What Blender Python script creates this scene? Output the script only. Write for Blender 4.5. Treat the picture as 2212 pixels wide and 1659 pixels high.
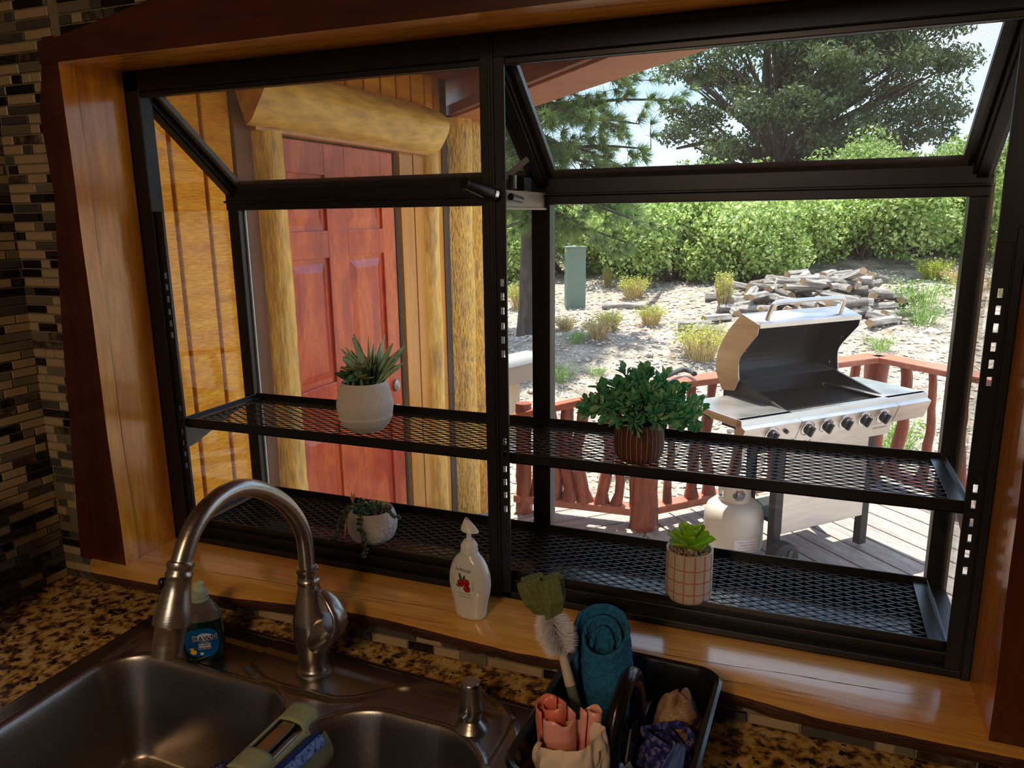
import bpy, bmesh, math, random
from math import sin, cos, pi, radians, sqrt, atan2
from mathutils import Vector, Matrix, noise

for o in list(bpy.data.objects): bpy.data.objects.remove(o)
scn = bpy.context.scene
COL = scn.collection
random.seed(7)

# ------------------------------------------------------------ camera
YAW, PITCH, ROLL, FPX = 0.37356227, 0.21736307, -0.01273917, 1634.2029
CAM = Vector((1.25818744, -1.17596132, 0.68062514))
def _axes():
    f = Vector((-sin(YAW)*cos(PITCH), cos(YAW)*cos(PITCH), -sin(PITCH)))
    r = Vector((cos(YAW), sin(YAW), 0)); u = r.cross(f)
    return cos(ROLL)*r + sin(ROLL)*u, -sin(ROLL)*r + cos(ROLL)*u, f
CR, CU, CF = _axes()
cd = bpy.data.cameras.new('camera'); cd.sensor_width = 36; cd.lens = FPX/2212*36
cd.clip_start = 0.02; cd.clip_end = 500
cam = bpy.data.objects.new('camera', cd); COL.objects.link(cam)
M = Matrix((CR, CU, -CF)).transposed().to_4x4(); M.translation = CAM
cam.matrix_world = M
scn.camera = cam
def AT(u, v, ax, val):
    """point of the photograph on the plane axis=val"""
    d = CR*((u-1106)/FPX) + CU*(-(v-829.5)/FPX) + CF
    return CAM + d*((val-CAM[ax])/d[ax])

# ------------------------------------------------------------ world, sun, lamps, exposure
w = bpy.data.worlds.new('sky'); scn.world = w; w.use_nodes = True
nt = w.node_tree; nt.nodes.clear()
out = nt.nodes.new('ShaderNodeOutputWorld'); bg = nt.nodes.new('ShaderNodeBackground')
sky = nt.nodes.new('ShaderNodeTexSky'); sky.sky_type = 'NISHITA'; sky.sun_disc = False
sky.sun_elevation = radians(74); sky.sun_rotation = radians(-25); sky.dust_density = 2.5; sky.altitude = 1800
tc = nt.nodes.new('ShaderNodeTexCoord'); mp = nt.nodes.new('ShaderNodeMapping'); mp.inputs['Scale'].default_value = (2, 2, 5)
ns = nt.nodes.new('ShaderNodeTexNoise'); ns.inputs['Scale'].default_value = 2.2; ns.inputs['Detail'].default_value = 6
rp = nt.nodes.new('ShaderNodeValToRGB'); rp.color_ramp.elements[0].position = .40; rp.color_ramp.elements[1].position = .68
mx = nt.nodes.new('ShaderNodeMix'); mx.data_type = 'RGBA'; mx.inputs[7].default_value = (4.0, 4.6, 5.4, 1)
L = nt.links.new
L(tc.outputs['Generated'], mp.inputs[0]); L(mp.outputs[0], ns.inputs['Vector']); L(ns.outputs[0], rp.inputs[0])
L(rp.outputs[0], mx.inputs[0]); L(sky.outputs[0], mx.inputs[6]); L(mx.outputs[2], bg.inputs[0]); L(bg.outputs[0], out.inputs[0])
bg.inputs[1].default_value = 0.115

sd = bpy.data.lights.new('sun', 'SUN'); sd.energy = 2.9; sd.angle = radians(.6); sd.color = (1, .95, .86)
sun = bpy.data.objects.new('sun', sd); COL.objects.link(sun)
TO_SUN = Vector((-.10, .22, 1.0)).normalized()
sun.rotation_euler = TO_SUN.to_track_quat('Z', 'Y').to_euler()

def area(name, loc, target, size, power, color):
    d = bpy.data.lights.new(name, 'AREA'); d.energy = power; d.size = size; d.color = color
    o = bpy.data.objects.new(name, d); COL.objects.link(o); o.location = loc
    o.rotation_euler = (Vector(loc)-Vector(target)).to_track_quat('Z', 'Y').to_euler(); return o
area('ceiling_lamp_light', (.9, -2.2, 1.36), (.8, -1.6, -1), .22, 3.0, (1, .62, .30))
area('room_fill_light', (1.0, -3.1, 1.38), (.9, -1.6, -.6), 1.0, 3.8, (1, .92, .84))  # unseen soft fill added to brighten the interior, no fixture behind it
scn.view_settings.view_transform = 'Standard'; scn.view_settings.look = 'None'
scn.view_settings.exposure = 2.0; scn.view_settings.gamma = 1.0; scn.view_settings.use_curve_mapping = False

# ------------------------------------------------------------ mesh helpers
class MB:
    def __init__(s): s.v = []; s.f = []; s.m = []
    def add(s, vs, fs, m=0):
        b = len(s.v); s.v += [tuple(x) for x in vs]
        s.f += [tuple(b+i for i in f) for f in fs]; s.m += [m]*len(fs); return s
    def box(s, x0, x1, y0, y1, z0, z1, m=0):
        return s.add([(x0,y0,z0),(x1,y0,z0),(x1,y1,z0),(x0,y1,z0),(x0,y0,z1),(x1,y0,z1),(x1,y1,z1),(x0,y1,z1)],
              [(3,2,1,0),(4,5,6,7),(0,1,5,4),(1,2,6,5),(2,3,7,6),(3,0,4,7)], m)
    def bar(s, p, q, wd, h, up=(0,0,1), m=0):
        """box bar from p to q; wd sideways, h along up"""
        p = Vector(p); q = Vector(q); d = (q-p).normalized(); u = Vector(up)
        sd = d.cross(u).normalized(); u = sd.cross(d).normalized()
        a = sd*wd/2; b = u*h/2
        return s.add([p-a-b,p+a-b,p+a+b,p-a+b,q-a-b,q+a-b,q+a+b,q-a+b],
              [(0,1,2,3),(7,6,5,4),(1,0,4,5),(2,1,5,6),(3,2,6,7),(0,3,7,4)], m)
    def tube(s, pts, r, n=12, m=0, cap=True, sx=1.0, sy=1.0, up=None, nz=0, seed=0):
        pts = [Vector(p) for p in pts]; N = len(pts)
        rr = r if isinstance(r, (list, tuple)) else [r]*N
        t0 = (pts[1]-pts[0]).normalized()
        u = Vector(up) if up else (Vector((0,0,1)) if abs(t0.z) < .9 else Vector((0,1,0)))
        vs = []
        for i, p in enumerate(pts):
            t = (pts[min(i+1,N-1)]-pts[max(i-1,0)]).normalized()
            a = u.cross(t).normalized(); u = t.cross(a).normalized()
            for k in range(n):
                an = 2*pi*k/n; q = rr[i]
                if nz: q *= 1+nz*noise.noise(Vector((cos(an)*1.5+seed, sin(an)*1.5, i*.7+seed)))
                vs.append(p + a*cos(an)*q*sx + u*sin(an)*q*sy)
        fs = [(i*n+k, i*n+(k+1)%n, (i+1)*n+(k+1)%n, (i+1)*n+k) for i in range(N-1) for k in range(n)]
        if cap: fs += [tuple(range(n-1,-1,-1)), tuple((N-1)*n+k for k in range(n))]
        return s.add(vs, fs, m)
    def lathe(s, prof, n=32, c=(0,0,0), m=0, sx=1, sy=1):
        vs = []; N = len(prof)
        for r, z in prof:
            for k in range(n):
                a = 2*pi*k/n; vs.append((c[0]+r*cos(a)*sx, c[1]+r*sin(a)*sy, c[2]+z))
        fs = [(i*n+k, i*n+(k+1)%n, (i+1)*n+(k+1)%n, (i+1)*n+k) for i in range(N-1) for k in range(n)]
        if prof[0][0] > 1e-5: fs.append(tuple(range(n-1,-1,-1)))
        if prof[-1][0] > 1e-5: fs.append(tuple((N-1)*n+k for k in range(n)))
        return s.add(vs, fs, m)
    def prism(s, poly, ax, a, b, m=0):
        """poly of 2D points extruded along axis ax from a to b"""
        def P(p, t):
            l = [p[0], p[1]]; l.insert(ax, t); return tuple(l)
        n = len(poly)
        vs = [P(p, a) for p in poly]+[P(p, b) for p in poly]
        fs = [tuple(range(n)), tuple(range(2*n-1, n-1, -1))]+[((i+1)%n, i, n+i, n+(i+1)%n) for i in range(n)]
        return s.add(vs, fs, m)
    def surf(s, fn, nu, nv, m=0, closeu=False):
        """grid surface fn(u,v)->point"""
        U = nu if closeu else nu+1
        vs = [fn(i/nu, j/nv) for j in range(nv+1) for i in range(U)]
        fs = [(j*U+i, j*U+(i+1)%U, (j+1)*U+(i+1)%U, (j+1)*U+i) for j in range(nv) for i in range(nu)]
        return s.add(vs, fs, m)
    def ball(s, c, r, n=12, k=8, m=0):
        if not isinstance(r, (list, tuple)): r = (r, r, r)
        def fn(u, v):
            a = 2*pi*u; b = pi*(v-.5)*.9999
            return (c[0]+r[0]*cos(a)*cos(b), c[1]+r[1]*sin(a)*cos(b), c[2]+r[2]*sin(b))
        return s.surf(fn, n, k, m, True)
    def mesh(s, name, mats, smooth=None):
        me = bpy.data.meshes.new(name); me.from_pydata(s.v, [], s.f)
        for x in (mats if isinstance(mats, (list, tuple)) else [mats]): me.materials.append(x)
        me.polygons.foreach_set('material_index', s.m)
        bm = bmesh.new(); bm.from_mesh(me); bmesh.ops.recalc_face_normals(bm, faces=bm.faces); bm.to_mesh(me); bm.free()
        if smooth is not None:
            me.polygons.foreach_set('use_smooth', [True]*len(me.polygons)); me.set_sharp_from_angle(angle=radians(smooth))
        me.update(); return me
    def build(s, name, mats, parent=None, smooth=None, bevel=0, seg=2):
        return link(name, s.mesh(name, mats, smooth), parent, bevel, seg)
def link(name, me, parent=None, bevel=0, seg=2, loc=None):
    o = bpy.data.objects.new(name, me); COL.objects.link(o)
    if parent: o.parent = parent
    if loc is not None: o.location = loc
    if bevel:
        b = o.modifiers.new('bevel', 'BEVEL'); b.width = bevel; b.segments = seg; b.limit_method = 'ANGLE'; b.angle_limit = radians(35)
    return o
def thing(name, label, cat, loc=(0,0,0), rz=0, group=None, rot=None):
    o = bpy.data.objects.new(name, None); COL.objects.link(o); o.empty_display_size = .05
    o.location = loc; o.rotation_euler = rot or (0,0,rz); o['label'] = label; o['category'] = cat
    if group: o['group'] = group
    return o
def tag(o, label, cat, group=None):
    o['label'] = label; o['category'] = cat
    if group: o['group'] = group
    return o
def struct(o, label=None):
    o['kind'] = 'structure'
    if label: o['label'] = label
    return o
def stuff(o): o['kind'] = 'stuff'; return o
def recentre(o):
    """move a mesh's origin to the centre of its base, keeping it in place"""
    vs = [v.co for v in o.data.vertices]
    c = Vector(((min(v.x for v in vs)+max(v.x for v in vs))/2, (min(v.y for v in vs)+max(v.y for v in vs))/2, min(v.z for v in vs)))
    o.data.transform(Matrix.Translation(-c)); o.location = Vector(o.location)+c; return o
def copy_tree(o, parent=None):
    c = o.copy(); COL.objects.link(c)
    if parent: c.parent = parent
    for ch in [x for x in o.children]: copy_tree(ch, c)
    return c
def text_mesh(body, size, bold=0, shear=0, spacing=1):
    cu = bpy.data.curves.new('t', 'FONT'); cu.body = body; cu.size = size; cu.align_x = 'CENTER'; cu.align_y = 'CENTER'
    cu.offset = bold; cu.shear = shear; cu.space_character = spacing; cu.resolution_u = 3
    o = bpy.data.objects.new('t', cu); COL.objects.link(o)
    dg = bpy.context.evaluated_depsgraph_get(); me = bpy.data.meshes.new_from_object(o.evaluated_get(dg))
    bpy.data.objects.remove(o); return me
def put_text(name, body, size, fn, mat, parent, bold=0, shear=0, spacing=1, x0=0, y0=0, rot=0):
    """flat lettering wrapped on a surface by fn(x, y) -> point"""
    me = text_mesh(body, size, bold, shear, spacing); bm = bmesh.new(); bm.from_mesh(me)
    bmesh.ops.triangulate(bm, faces=bm.faces)
    for v in bm.verts:
        x = v.co.x*cos(rot)-v.co.y*sin(rot)+x0; y = v.co.x*sin(rot)+v.co.y*cos(rot)+y0
        v.co = fn(x, y)
    bm.to_mesh(me); bm.free(); me.materials.clear(); me.materials.append(mat)
    return link(name, me, parent)
def nz(x, y=0, z=0, s=1.0): return noise.noise(Vector((x*s, y*s, z*s)))

# ------------------------------------------------------------ materials
def base(name):
    m = bpy.data.materials.new(name); m.use_nodes = True
    return m, m.node_tree, m.node_tree.nodes['Principled BSDF']
def mat(name, col, rough=.5, metal=0, spec=.5, coat=0, alpha=1, trans=0, ior=1.45, sss=0):
    m, t, b = base(name)
    b.inputs['Base Color'].default_value = (*col, 1); b.inputs['Roughness'].default_value = rough
    b.inputs['Metallic'].default_value = metal; b.inputs['Specular IOR Level'].default_value = spec
    b.inputs['Coat Weight'].default_value = coat; b.inputs['Alpha'].default_value = alpha
    b.inputs['Transmission Weight'].default_value = trans; b.inputs['IOR'].default_value = ior
    if sss:
        b.inputs['Subsurface Weight'].default_value = sss; b.inputs['Subsurface Radius'].default_value = (.01, .008, .006)
    return m
def ramp_mat(name, stops, scale=(1,1,1), nscale=5, detail=6, rough=.5, bump=.2, dist=.5, metal=0, coat=0, fine=0, finescale=40, rrange=None, objrand=0, bumpdist=.01, distort=0, spec=.5):
    """noise driven colour with optional second fine grain; scale stretches the noise"""
    m, t, b = base(name); N = t.nodes; K = t.links.new
    tc = N.new('ShaderNodeTexCoord'); mp = N.new('ShaderNodeMapping'); mp.inputs['Scale'].default_value = scale
    K(tc.outputs['Object'], mp.inputs[0])
    vec = mp.outputs[0]
    if objrand:
        oi = N.new('ShaderNodeObjectInfo'); va = N.new('ShaderNodeVectorMath'); va.operation = 'MULTIPLY_ADD'
        va.inputs[1].default_value = (objrand,)*3
        cx = N.new('ShaderNodeCombineXYZ')
        for i in range(3): K(oi.outputs['Random'], cx.inputs[i])
        K(cx.outputs[0], va.inputs[0]); K(mp.outputs[0], va.inputs[2]); vec = va.outputs[0]
    n1 = N.new('ShaderNodeTexNoise'); n1.inputs['Scale'].default_value = nscale; n1.inputs['Detail'].default_value = detail
    n1.inputs['Distortion'].default_value = distort
    K(vec, n1.inputs['Vector'])
    cr = N.new('ShaderNodeValToRGB'); e = cr.color_ramp.elements
    while len(e) > 1: e.remove(e[-1])
    e[0].position = stops[0][0]; e[0].color = (*stops[0][1], 1)
    for p, c in stops[1:]:
        x = e.new(p); x.color = (*c, 1)
    K(n1.outputs[0], cr.inputs[0]); col = cr.outputs[0]; h = n1.outputs[0]
    if fine:
        n2 = N.new('ShaderNodeTexNoise'); n2.inputs['Scale'].default_value = finescale; n2.inputs['Detail'].default_value = 4
        K(vec, n2.inputs['Vector'])
        mr = N.new('ShaderNodeMapRange'); mr.inputs[1].default_value = .3; mr.inputs[2].default_value = .7
        mr.inputs[3].default_value = 1-fine; mr.inputs[4].default_value = 1+fine*.4; K(n2.outputs[0], mr.inputs[0])
        mm = N.new('ShaderNodeMix'); mm.data_type = 'RGBA'; mm.blend_type = 'MULTIPLY'; mm.inputs[0].default_value = 1
        K(col, mm.inputs[6]); K(mr.outputs[0], mm.inputs[7]); col = mm.outputs[2]; h = n2.outputs[0]
    K(col, b.inputs['Base Color'])
    b.inputs['Roughness'].default_value = rough; b.inputs['Metallic'].default_value = metal; b.inputs['Coat Weight'].default_value = coat
    b.inputs['Coat Roughness'].default_value = .12; b.inputs['Specular IOR Level'].default_value = spec
    if rrange:
        r = N.new('ShaderNodeMapRange'); r.inputs[3].default_value = rrange[0]; r.inputs[4].default_value = rrange[1]
        K(n1.outputs[0], r.inputs[0]); K(r.outputs[0], b.inputs['Roughness'])
    if bump:
        bp = N.new('ShaderNodeBump'); bp.inputs['Strength'].default_value = bump; bp.inputs['Distance'].default_value = bumpdist
        K(h, bp.inputs['Height']); K(bp.outputs[0], b.inputs['Normal'])
    return m
BLACK = mat('black_aluminium', (.009,.009,.010), .38, 0, .5)
BLACK2 = mat('black_aluminium_gloss', (.010,.010,.012), .28, 0, .55)
RUBBER = mat('black_rubber', (.02,.02,.02), .7)
PLASTIC_K = mat('black_plastic', (.008,.008,.009), .22, 0, .5)
STEEL = ramp_mat('brushed_steel', [(.3,(.40,.375,.35)),(.7,(.50,.475,.45))], (1,1,14), 30, 4, .3, .03, metal=1, rrange=(.24,.36))
CHROME = mat('chrome', (.6,.58,.56), .12, 1)
GRAYMETAL = mat('bare_metal', (.45,.45,.46), .35, 1)
WHITE_P = mat('white_plastic', (.8,.78,.76), .35, sss=.2)
JAMB = ramp_mat('varnished_pine', [(.25,(.48,.15,.012)),(.45,(.66,.25,.022)),(.6,(.78,.36,.04)),(.8,(.56,.19,.016))], (9,9,1.2), 2.2, 7, .25, .03, coat=.5, fine=.22, finescale=14, distort=.6)
JAMBX = ramp_mat('varnished_pine_x', [(.25,(.50,.16,.014)),(.5,(.70,.28,.03)),(.8,(.56,.20,.018))], (1.2,9,9), 2.2, 7, .25, .03, coat=.5, fine=.22, finescale=14, distort=.6)
SILL = ramp_mat('varnished_sill', [(.2,(.56,.22,.03)),(.45,(.76,.37,.065)),(.62,(.84,.46,.11)),(.85,(.66,.28,.045))], (.8,9,9), 2.6, 8, .22, .03, coat=.6, fine=.20, finescale=16, distort=.5)
BARK = ramp_mat('dark_live_edge', [(.3,(.035,.010,.004)),(.6,(.11,.032,.012)),(.8,(.16,.05,.018))], (2,8,14), 5, 6, .5, .6, fine=.4, finescale=30)
RED_TRIM = ramp_mat('dark_red_casing', [(.25,(.045,.010,.004)),(.55,(.080,.018,.007)),(.8,(.12,.030,.010))], (7,7,1), 2, 6, .3, .03, coat=.4, fine=.25, finescale=12)
RED_TRIMX = ramp_mat('dark_red_casing_x', [(.25,(.045,.010,.004)),(.55,(.080,.018,.007)),(.8,(.12,.030,.010))], (1,7,7), 2, 6, .3, .03, coat=.4, fine=.25, finescale=12)
CRACK = mat('crack', (.06,.02,.006), .8)
GROUT = ramp_mat('grout', [(.3,(.20,.15,.09)),(.7,(.27,.21,.13))], (1,1,1), 80, 3, .9, .3)
TILE = [mat('tile_beige', (.40,.30,.17), .28), mat('tile_black', (.010,.008,.008), .08, coat=.5), mat('tile_slate', (.075,.068,.052), .15, coat=.4),
        ramp_mat('tile_brown_marble', [(.35,(.035,.02,.015)),(.55,(.09,.06,.045)),(.7,(.2,.15,.12))], (1,1,1), 60, 6, .2, 0, objrand=5), mat('tile_glass_grey', (.17,.145,.10), .1, coat=.5)]
def glass(name, tint=(.96,.98,.97), dirt=.03, gl=1.0, mesh=0, streak=0):
    m = bpy.data.materials.new(name); m.use_nodes = True; t = m.node_tree; t.nodes.clear(); N = t.nodes; K = t.links.new
    o = N.new('ShaderNodeOutputMaterial'); tr = N.new('ShaderNodeBsdfTransparent'); tr.inputs[0].default_value = (*tint,1)
    g = N.new('ShaderNodeBsdfGlossy'); g.inputs['Roughness'].default_value = .01
    fr = N.new('ShaderNodeLayerWeight'); fr.inputs[0].default_value = .5
    pw = N.new('ShaderNodeMath'); pw.operation = 'POWER'; pw.inputs[1].default_value = 4.5; K(fr.outputs['Facing'], pw.inputs[0])
    mu = N.new('ShaderNodeMath'); mu.operation = 'MULTIPLY_ADD'; mu.inputs[1].default_value = .9*gl; mu.inputs[2].default_value = .035*gl; K(pw.outputs[0], mu.inputs[0])
    m1 = N.new('ShaderNodeMixShader'); K(mu.outputs[0], m1.inputs[0]); K(tr.outputs[0], m1.inputs[1]); K(g.outputs[0], m1.inputs[2])
    d = N.new('ShaderNodeBsdfDiffuse'); d.inputs[0].default_value = (.75,.74,.72,1)
    tl = N.new('ShaderNodeBsdfTranslucent'); tl.inputs[0].default_value = (.8,.8,.8,1)
    ds = N.new('ShaderNodeMixShader'); ds.inputs[0].default_value = .5; K(d.outputs[0], ds.inputs[1]); K(tl.outputs[0], ds.inputs[2])
    m2 = N.new('ShaderNodeMixShader'); K(m1.outputs[0], m2.inputs[1]); K(ds.outputs[0], m2.inputs[2])
    tc = N.new('ShaderNodeTexCoord')
    if mesh:
        sx = N.new('ShaderNodeSeparateXYZ'); K(tc.outputs['Object'], sx.inputs[0])
        vals = []
        for ax in (0, 1):
            a = N.new('ShaderNodeMath'); a.operation = 'MULTIPLY'; a.inputs[1].default_value = mesh*(1 if ax == 0 else 1)
            b = N.new('ShaderNodeMath'); b.operation = 'FRACT'
            c = N.new('ShaderNodeMath'); c.operation = 'LESS_THAN'; c.inputs[1].default_value = .16
            K(sx.outputs[ax], a.inputs[0]); K(a.outputs[0], b.inputs[0]); K(b.outputs[0], c.inputs[0]); vals.append(c)
        mxx = N.new('ShaderNodeMath'); mxx.operation = 'MAXIMUM'; K(vals[0].outputs[0], mxx.inputs[0]); K(vals[1].outputs[0], mxx.inputs[1])
        K(mxx.outputs[0], m2.inputs[0]); d.inputs[0].default_value = (.34,.33,.31,1); tl.inputs[0].default_value = (.22,.22,.22,1)
    else:
        n = N.new('ShaderNodeTexNoise'); n.inputs['Scale'].default_value = 90; n.inputs['Detail'].default_value = 2
        K(tc.outputs['Object'], n.inputs['Vector'])
        n2 = N.new('ShaderNodeTexNoise'); n2.inputs['Scale'].default_value = 4; K(tc.outputs['Object'], n2.inputs['Vector'])
        mr = N.new('ShaderNodeMapRange'); mr.inputs[1].default_value = .73; mr.inputs[2].default_value = .76; mr.inputs[3].default_value = dirt; mr.inputs[4].default_value = dirt+.35
        K(n.outputs[0], mr.inputs[0]); mv = N.new('ShaderNodeMath'); mv.operation = 'MULTIPLY'
        K(mr.outputs[0], mv.inputs[0]); K(n2.outputs[0], mv.inputs[1]); K(mv.outputs[0], m2.inputs[0])
    K(m2.outputs[0], o.inputs[0]); return m
PANE = glass('window_glass', dirt=.04, gl=.8)
SCREEN = glass('insect_screen', mesh=620)
# ============================================================ ROOM SHELL
W, H, D = 1.52, .9614, .263           # garden window opening and depth
FL, CEIL = -1.0, 1.42                 # floor and ceiling
YW = -.106                            # interior face of the window wall
PLASTER = ramp_mat('plaster', [(.3,(.30,.22,.14)),(.7,(.34,.25,.16))], (1,1,1), 8, 5, .8, .1)
struct(MB().box(-.35, 3.0, YW, .02, FL, -.05).box(-.35, 3.0, YW, .02, H+.02, CEIL).box(-.35, -.03, YW, .02, -.05, H+.02).box(W+.03, 3.0, YW, .02, -.05, H+.02)
       .build('wall_back', GROUT), 'window wall faced with linear mosaic tile')
wall_back = bpy.data.objects['wall_back']
XL = -.213
wall_left = struct(MB().box(XL-.12, XL, -3.6, YW, FL, CEIL).build('wall_left', GROUT), 'side wall faced with linear mosaic tile')
struct(MB().box(3.0, 3.1, -3.6, .02, FL, CEIL).build('wall_right', PLASTER))
struct(MB().box(-.35, 3.1, -3.7, -3.6, FL, CEIL).build('wall_front', PLASTER))
struct(MB().box(-.35, 3.1, -3.7, .02, FL-.08, FL).build('floor', ramp_mat('floor_boards', [(.3,(.16,.07,.03)),(.7,(.3,.14,.06))], (1,8,8), 2, 6, .4, .05)))
struct(MB().box(-.45, 3.1, -3.7, .02, CEIL, CEIL+.1).build('ceiling', ramp_mat('ceiling_wood', [(.3,(.30,.15,.06)),(.7,(.42,.22,.09))], (8,1,8), 2, 6, .5, .05)))

# mosaic tiles: alike tiles share mesh data
tile_cache = {}
def tile_mesh(ln, mi, axis):
    k = (round(ln, 3), mi, axis)
    if k not in tile_cache:
        g = .0012; h = .0152; b = MB()
        def ring(i, dpt): return [(i, i), (ln-i, i), (ln-i, h-i), (i, h-i)]
        vs = []
        for i, dp in ((0, 0), (0, .0025), (g, .0036)):
            for a, z in ring(i, dp): vs.append((a, -dp, z) if axis == 'y' else (dp, -a, z))
        fs = [(j*4+q, j*4+(q+1)%4, j*4+4+(q+1)%4, j*4+4+q) for j in range(2) for q in range(4)]+[(8,9,10,11)]
        tile_cache[k] = b.add(vs, fs).mesh('tile', TILE[mi])
    return tile_cache[k]
PITCHZ = .0180
LENS = (.0235, .049, .072, .098)
def lay_tiles(parent, axis, a0, a1, z0, z1, seed, skip=None, cap=300):
    """rows of random length mosaic strips from a0 to a1; the first cap are objects, the rest one part"""
    rnd = random.Random(seed); n = 0; rest = MB()
    rows = int((z1-z0)/PITCHZ); last = -1
    for r in range(rows):
        z = z0+r*PITCHZ+.0014; a = a0-rnd.choice((0, .02, .045))
        while a < a1-.004:
            ln = rnd.choice(LENS); mi = rnd.choices(range(5), (40, 22, 20, 8, 12))[0]
            if mi == last: mi = rnd.choices(range(5), (40, 22, 20, 8, 12))[0]
            last = mi; s = max(a, a0); e = min(a+ln, a1); a += ln+.0026
            if e-s < .008 or (skip and skip((s+e)/2, z)): continue
            me = tile_mesh(e-s, mi, axis)
            loc = (s, YW, z) if axis == 'y' else (XL, -s, z)
            if n < cap: link('tile', me, parent, loc=loc)
            else:
                rest.add([Vector(v.co)+Vector(loc) for v in me.vertices], [tuple(p.vertices) for p in me.polygons], mi)
            n += 1
    if rest.f: stuff(rest.build('tile_field', TILE, parent))
Z0 = -.0738
lay_tiles(wall_left, 'x', -YW+.002, .43, Z0, 1.05, 3, cap=300)
lay_tiles(wall_back, 'y', XL+.002, 2.0, Z0, Z0+PITCHZ*3+.001, 5, cap=90)
lay_tiles(wall_back, 'y', XL+.002, -.045, Z0+PITCHZ*3, 1.12, 9, skip=lambda a, z: False, cap=190)
lay_tiles(wall_back, 'y', -.02, .36, Z0+PITCHZ*60, 1.12, 11, skip=lambda a, z: z < 1.0, cap=20)

# ------------------------------------------------------------ window casing of live-edge timber
def wavy_board(xo, xi, z0, z1, y0, y1, mats, name, n=60, horiz=False):
    """board between the outer edge function xo(t) and inner edge function xi(t); front face at y0"""
    b = MB()
    def P(a, y, z): return (z, y, a) if horiz else (a, y, z)
    vs = []
    for i in range(n+1):
        t = z0+(z1-z0)*i/n
        for a, y in ((xo(t), y1), (xo(t)+.006*(1 if xi(t) > xo(t) else -1), y0), (xi(t), y0), (xi(t), y1)): vs.append(P(a, y, t))
    fs = []; ms = []
    for i in range(n):
        for k in range(4):
            a = i*4+k; c = i*4+(k+1)%4
            fs.append((a, c, c+4, a+4)); ms.append(1 if k == 2 else 0)
    b.add(vs, fs); b.m = ms
    b.add([vs[0], vs[1], vs[2], vs[3]], [(0,1,2,3)]); b.add(vs[-4:], [(3,2,1,0)])
    return struct(b.build(name, mats, smooth=35))
def interp(pts):
    def f(t):
        if t <= pts[0][0]: return pts[0][1]
        for (a, p), (b, q) in zip(pts, pts[1:]):
            if t <= b: return p+(q-p)*(t-a)/(b-a)
        return pts[-1][1]
    return f
lo = interp([(-.02,-.128),(.2,-.110),(.49,-.086),(.73,-.058),(.87,-.066),(.99,-.035)])
li = lambda z: .004+.004*nz(z*5, 1.3)
wavy_board(lo, li, -.002, 1.0, -.140, YW-.002, [RED_TRIM, JAMB], 'trim_1', n=70)['label'] = 'dark red live-edge casing board left of the window'
to = interp([(-.04,.992),(.155,1.026),(.3,1.05),(.8,1.12),(1.7,1.16)])
ti = lambda x: .955+.003*nz(x*3, 7)
wavy_board(to, ti, -.036, 1.75, -.145, YW-.002, [RED_TRIMX, JAMBX], 'trim_2', n=70, horiz=True)['label'] = 'dark red casing beam over the window'
ri = lambda z: 1.519-.005*sin(z*2.2)+.002*nz(z*6, 5)
ro = lambda z: 1.66+.01*nz(z*3, 9)
wavy_board(ro, ri, -.002, .953, -.140, YW-.002, [RED_TRIM, JAMB], 'trim_3', n=60)['label'] = 'dark casing board right of the window'
struct(MB().box(-.03, .0, YW, .0, -.001, H+.01).build('trim_4', JAMB, bevel=.002), 'golden varnished jamb board at the left of the window')
struct(MB().box(W, W+.03, YW, .0, -.001, H+.01).build('trim_5', JAMB, bevel=.002), 'varnished jamb board at the right of the window')
struct(MB().box(-.03, W+.03, YW, .0, H+.001, H+.03).build('trim_6', JAMBX, bevel=.002), 'golden varnished board over the window')

# sill: thick live-edge slab
front = interp([(-.12,-.150),(-.09,-.176),(-.05,-.186),(.13,-.180),(.3,-.172),(.485,-.145),(.6,-.140),(.67,-.146),(.85,-.160),(1.0,-.152),(1.18,-.149),(1.33,-.168),(1.52,-.163),(1.66,-.165),(1.9,-.17)])
b = MB(); n = 220; vs = []; K = 9
for i in range(n+1):
    x = -.105+(1.80)*i/n; f = front(x)+.003*nz(x*9, 2)+.0015*nz(x*40, 4)
    end = min(1, max(0, (x+.105)/.07)); f = -.115+(f+.115)*sqrt(min(1, end+.02)) if end < 1 else f
    r1 = .004*nz(x*14, 1); r2 = .005*nz(x*22, 6)
    for y, z in ((.0, 0), (f*.5, 0), (f+.008, 0), (f+.002, -.003), (f+.003+r1, -.012), (f+.010+r2, -.022+r1), (f+.022+r1, -.034+r2*.5), (f*.5, -.040), (0, -.040)):
        vs.append((x, y, z))
fs = []; ms = []
for i in range(n):
    for k in range(K-1):
        fs.append((i*K+k, i*K+k+1, (i+1)*K+k+1, (i+1)*K+k)); ms.append(0 if k < 3 else 1)
b.add(vs, fs); b.m = ms
b.add(vs[:K], [tuple(range(K))], 1); b.add(vs[-K:], [tuple(range(K-1,-1,-1))], 1)
sill = struct(b.build('trim_7', [SILL, BARK], smooth=50), 'thick varnished sill slab with a dark live edge')
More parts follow.
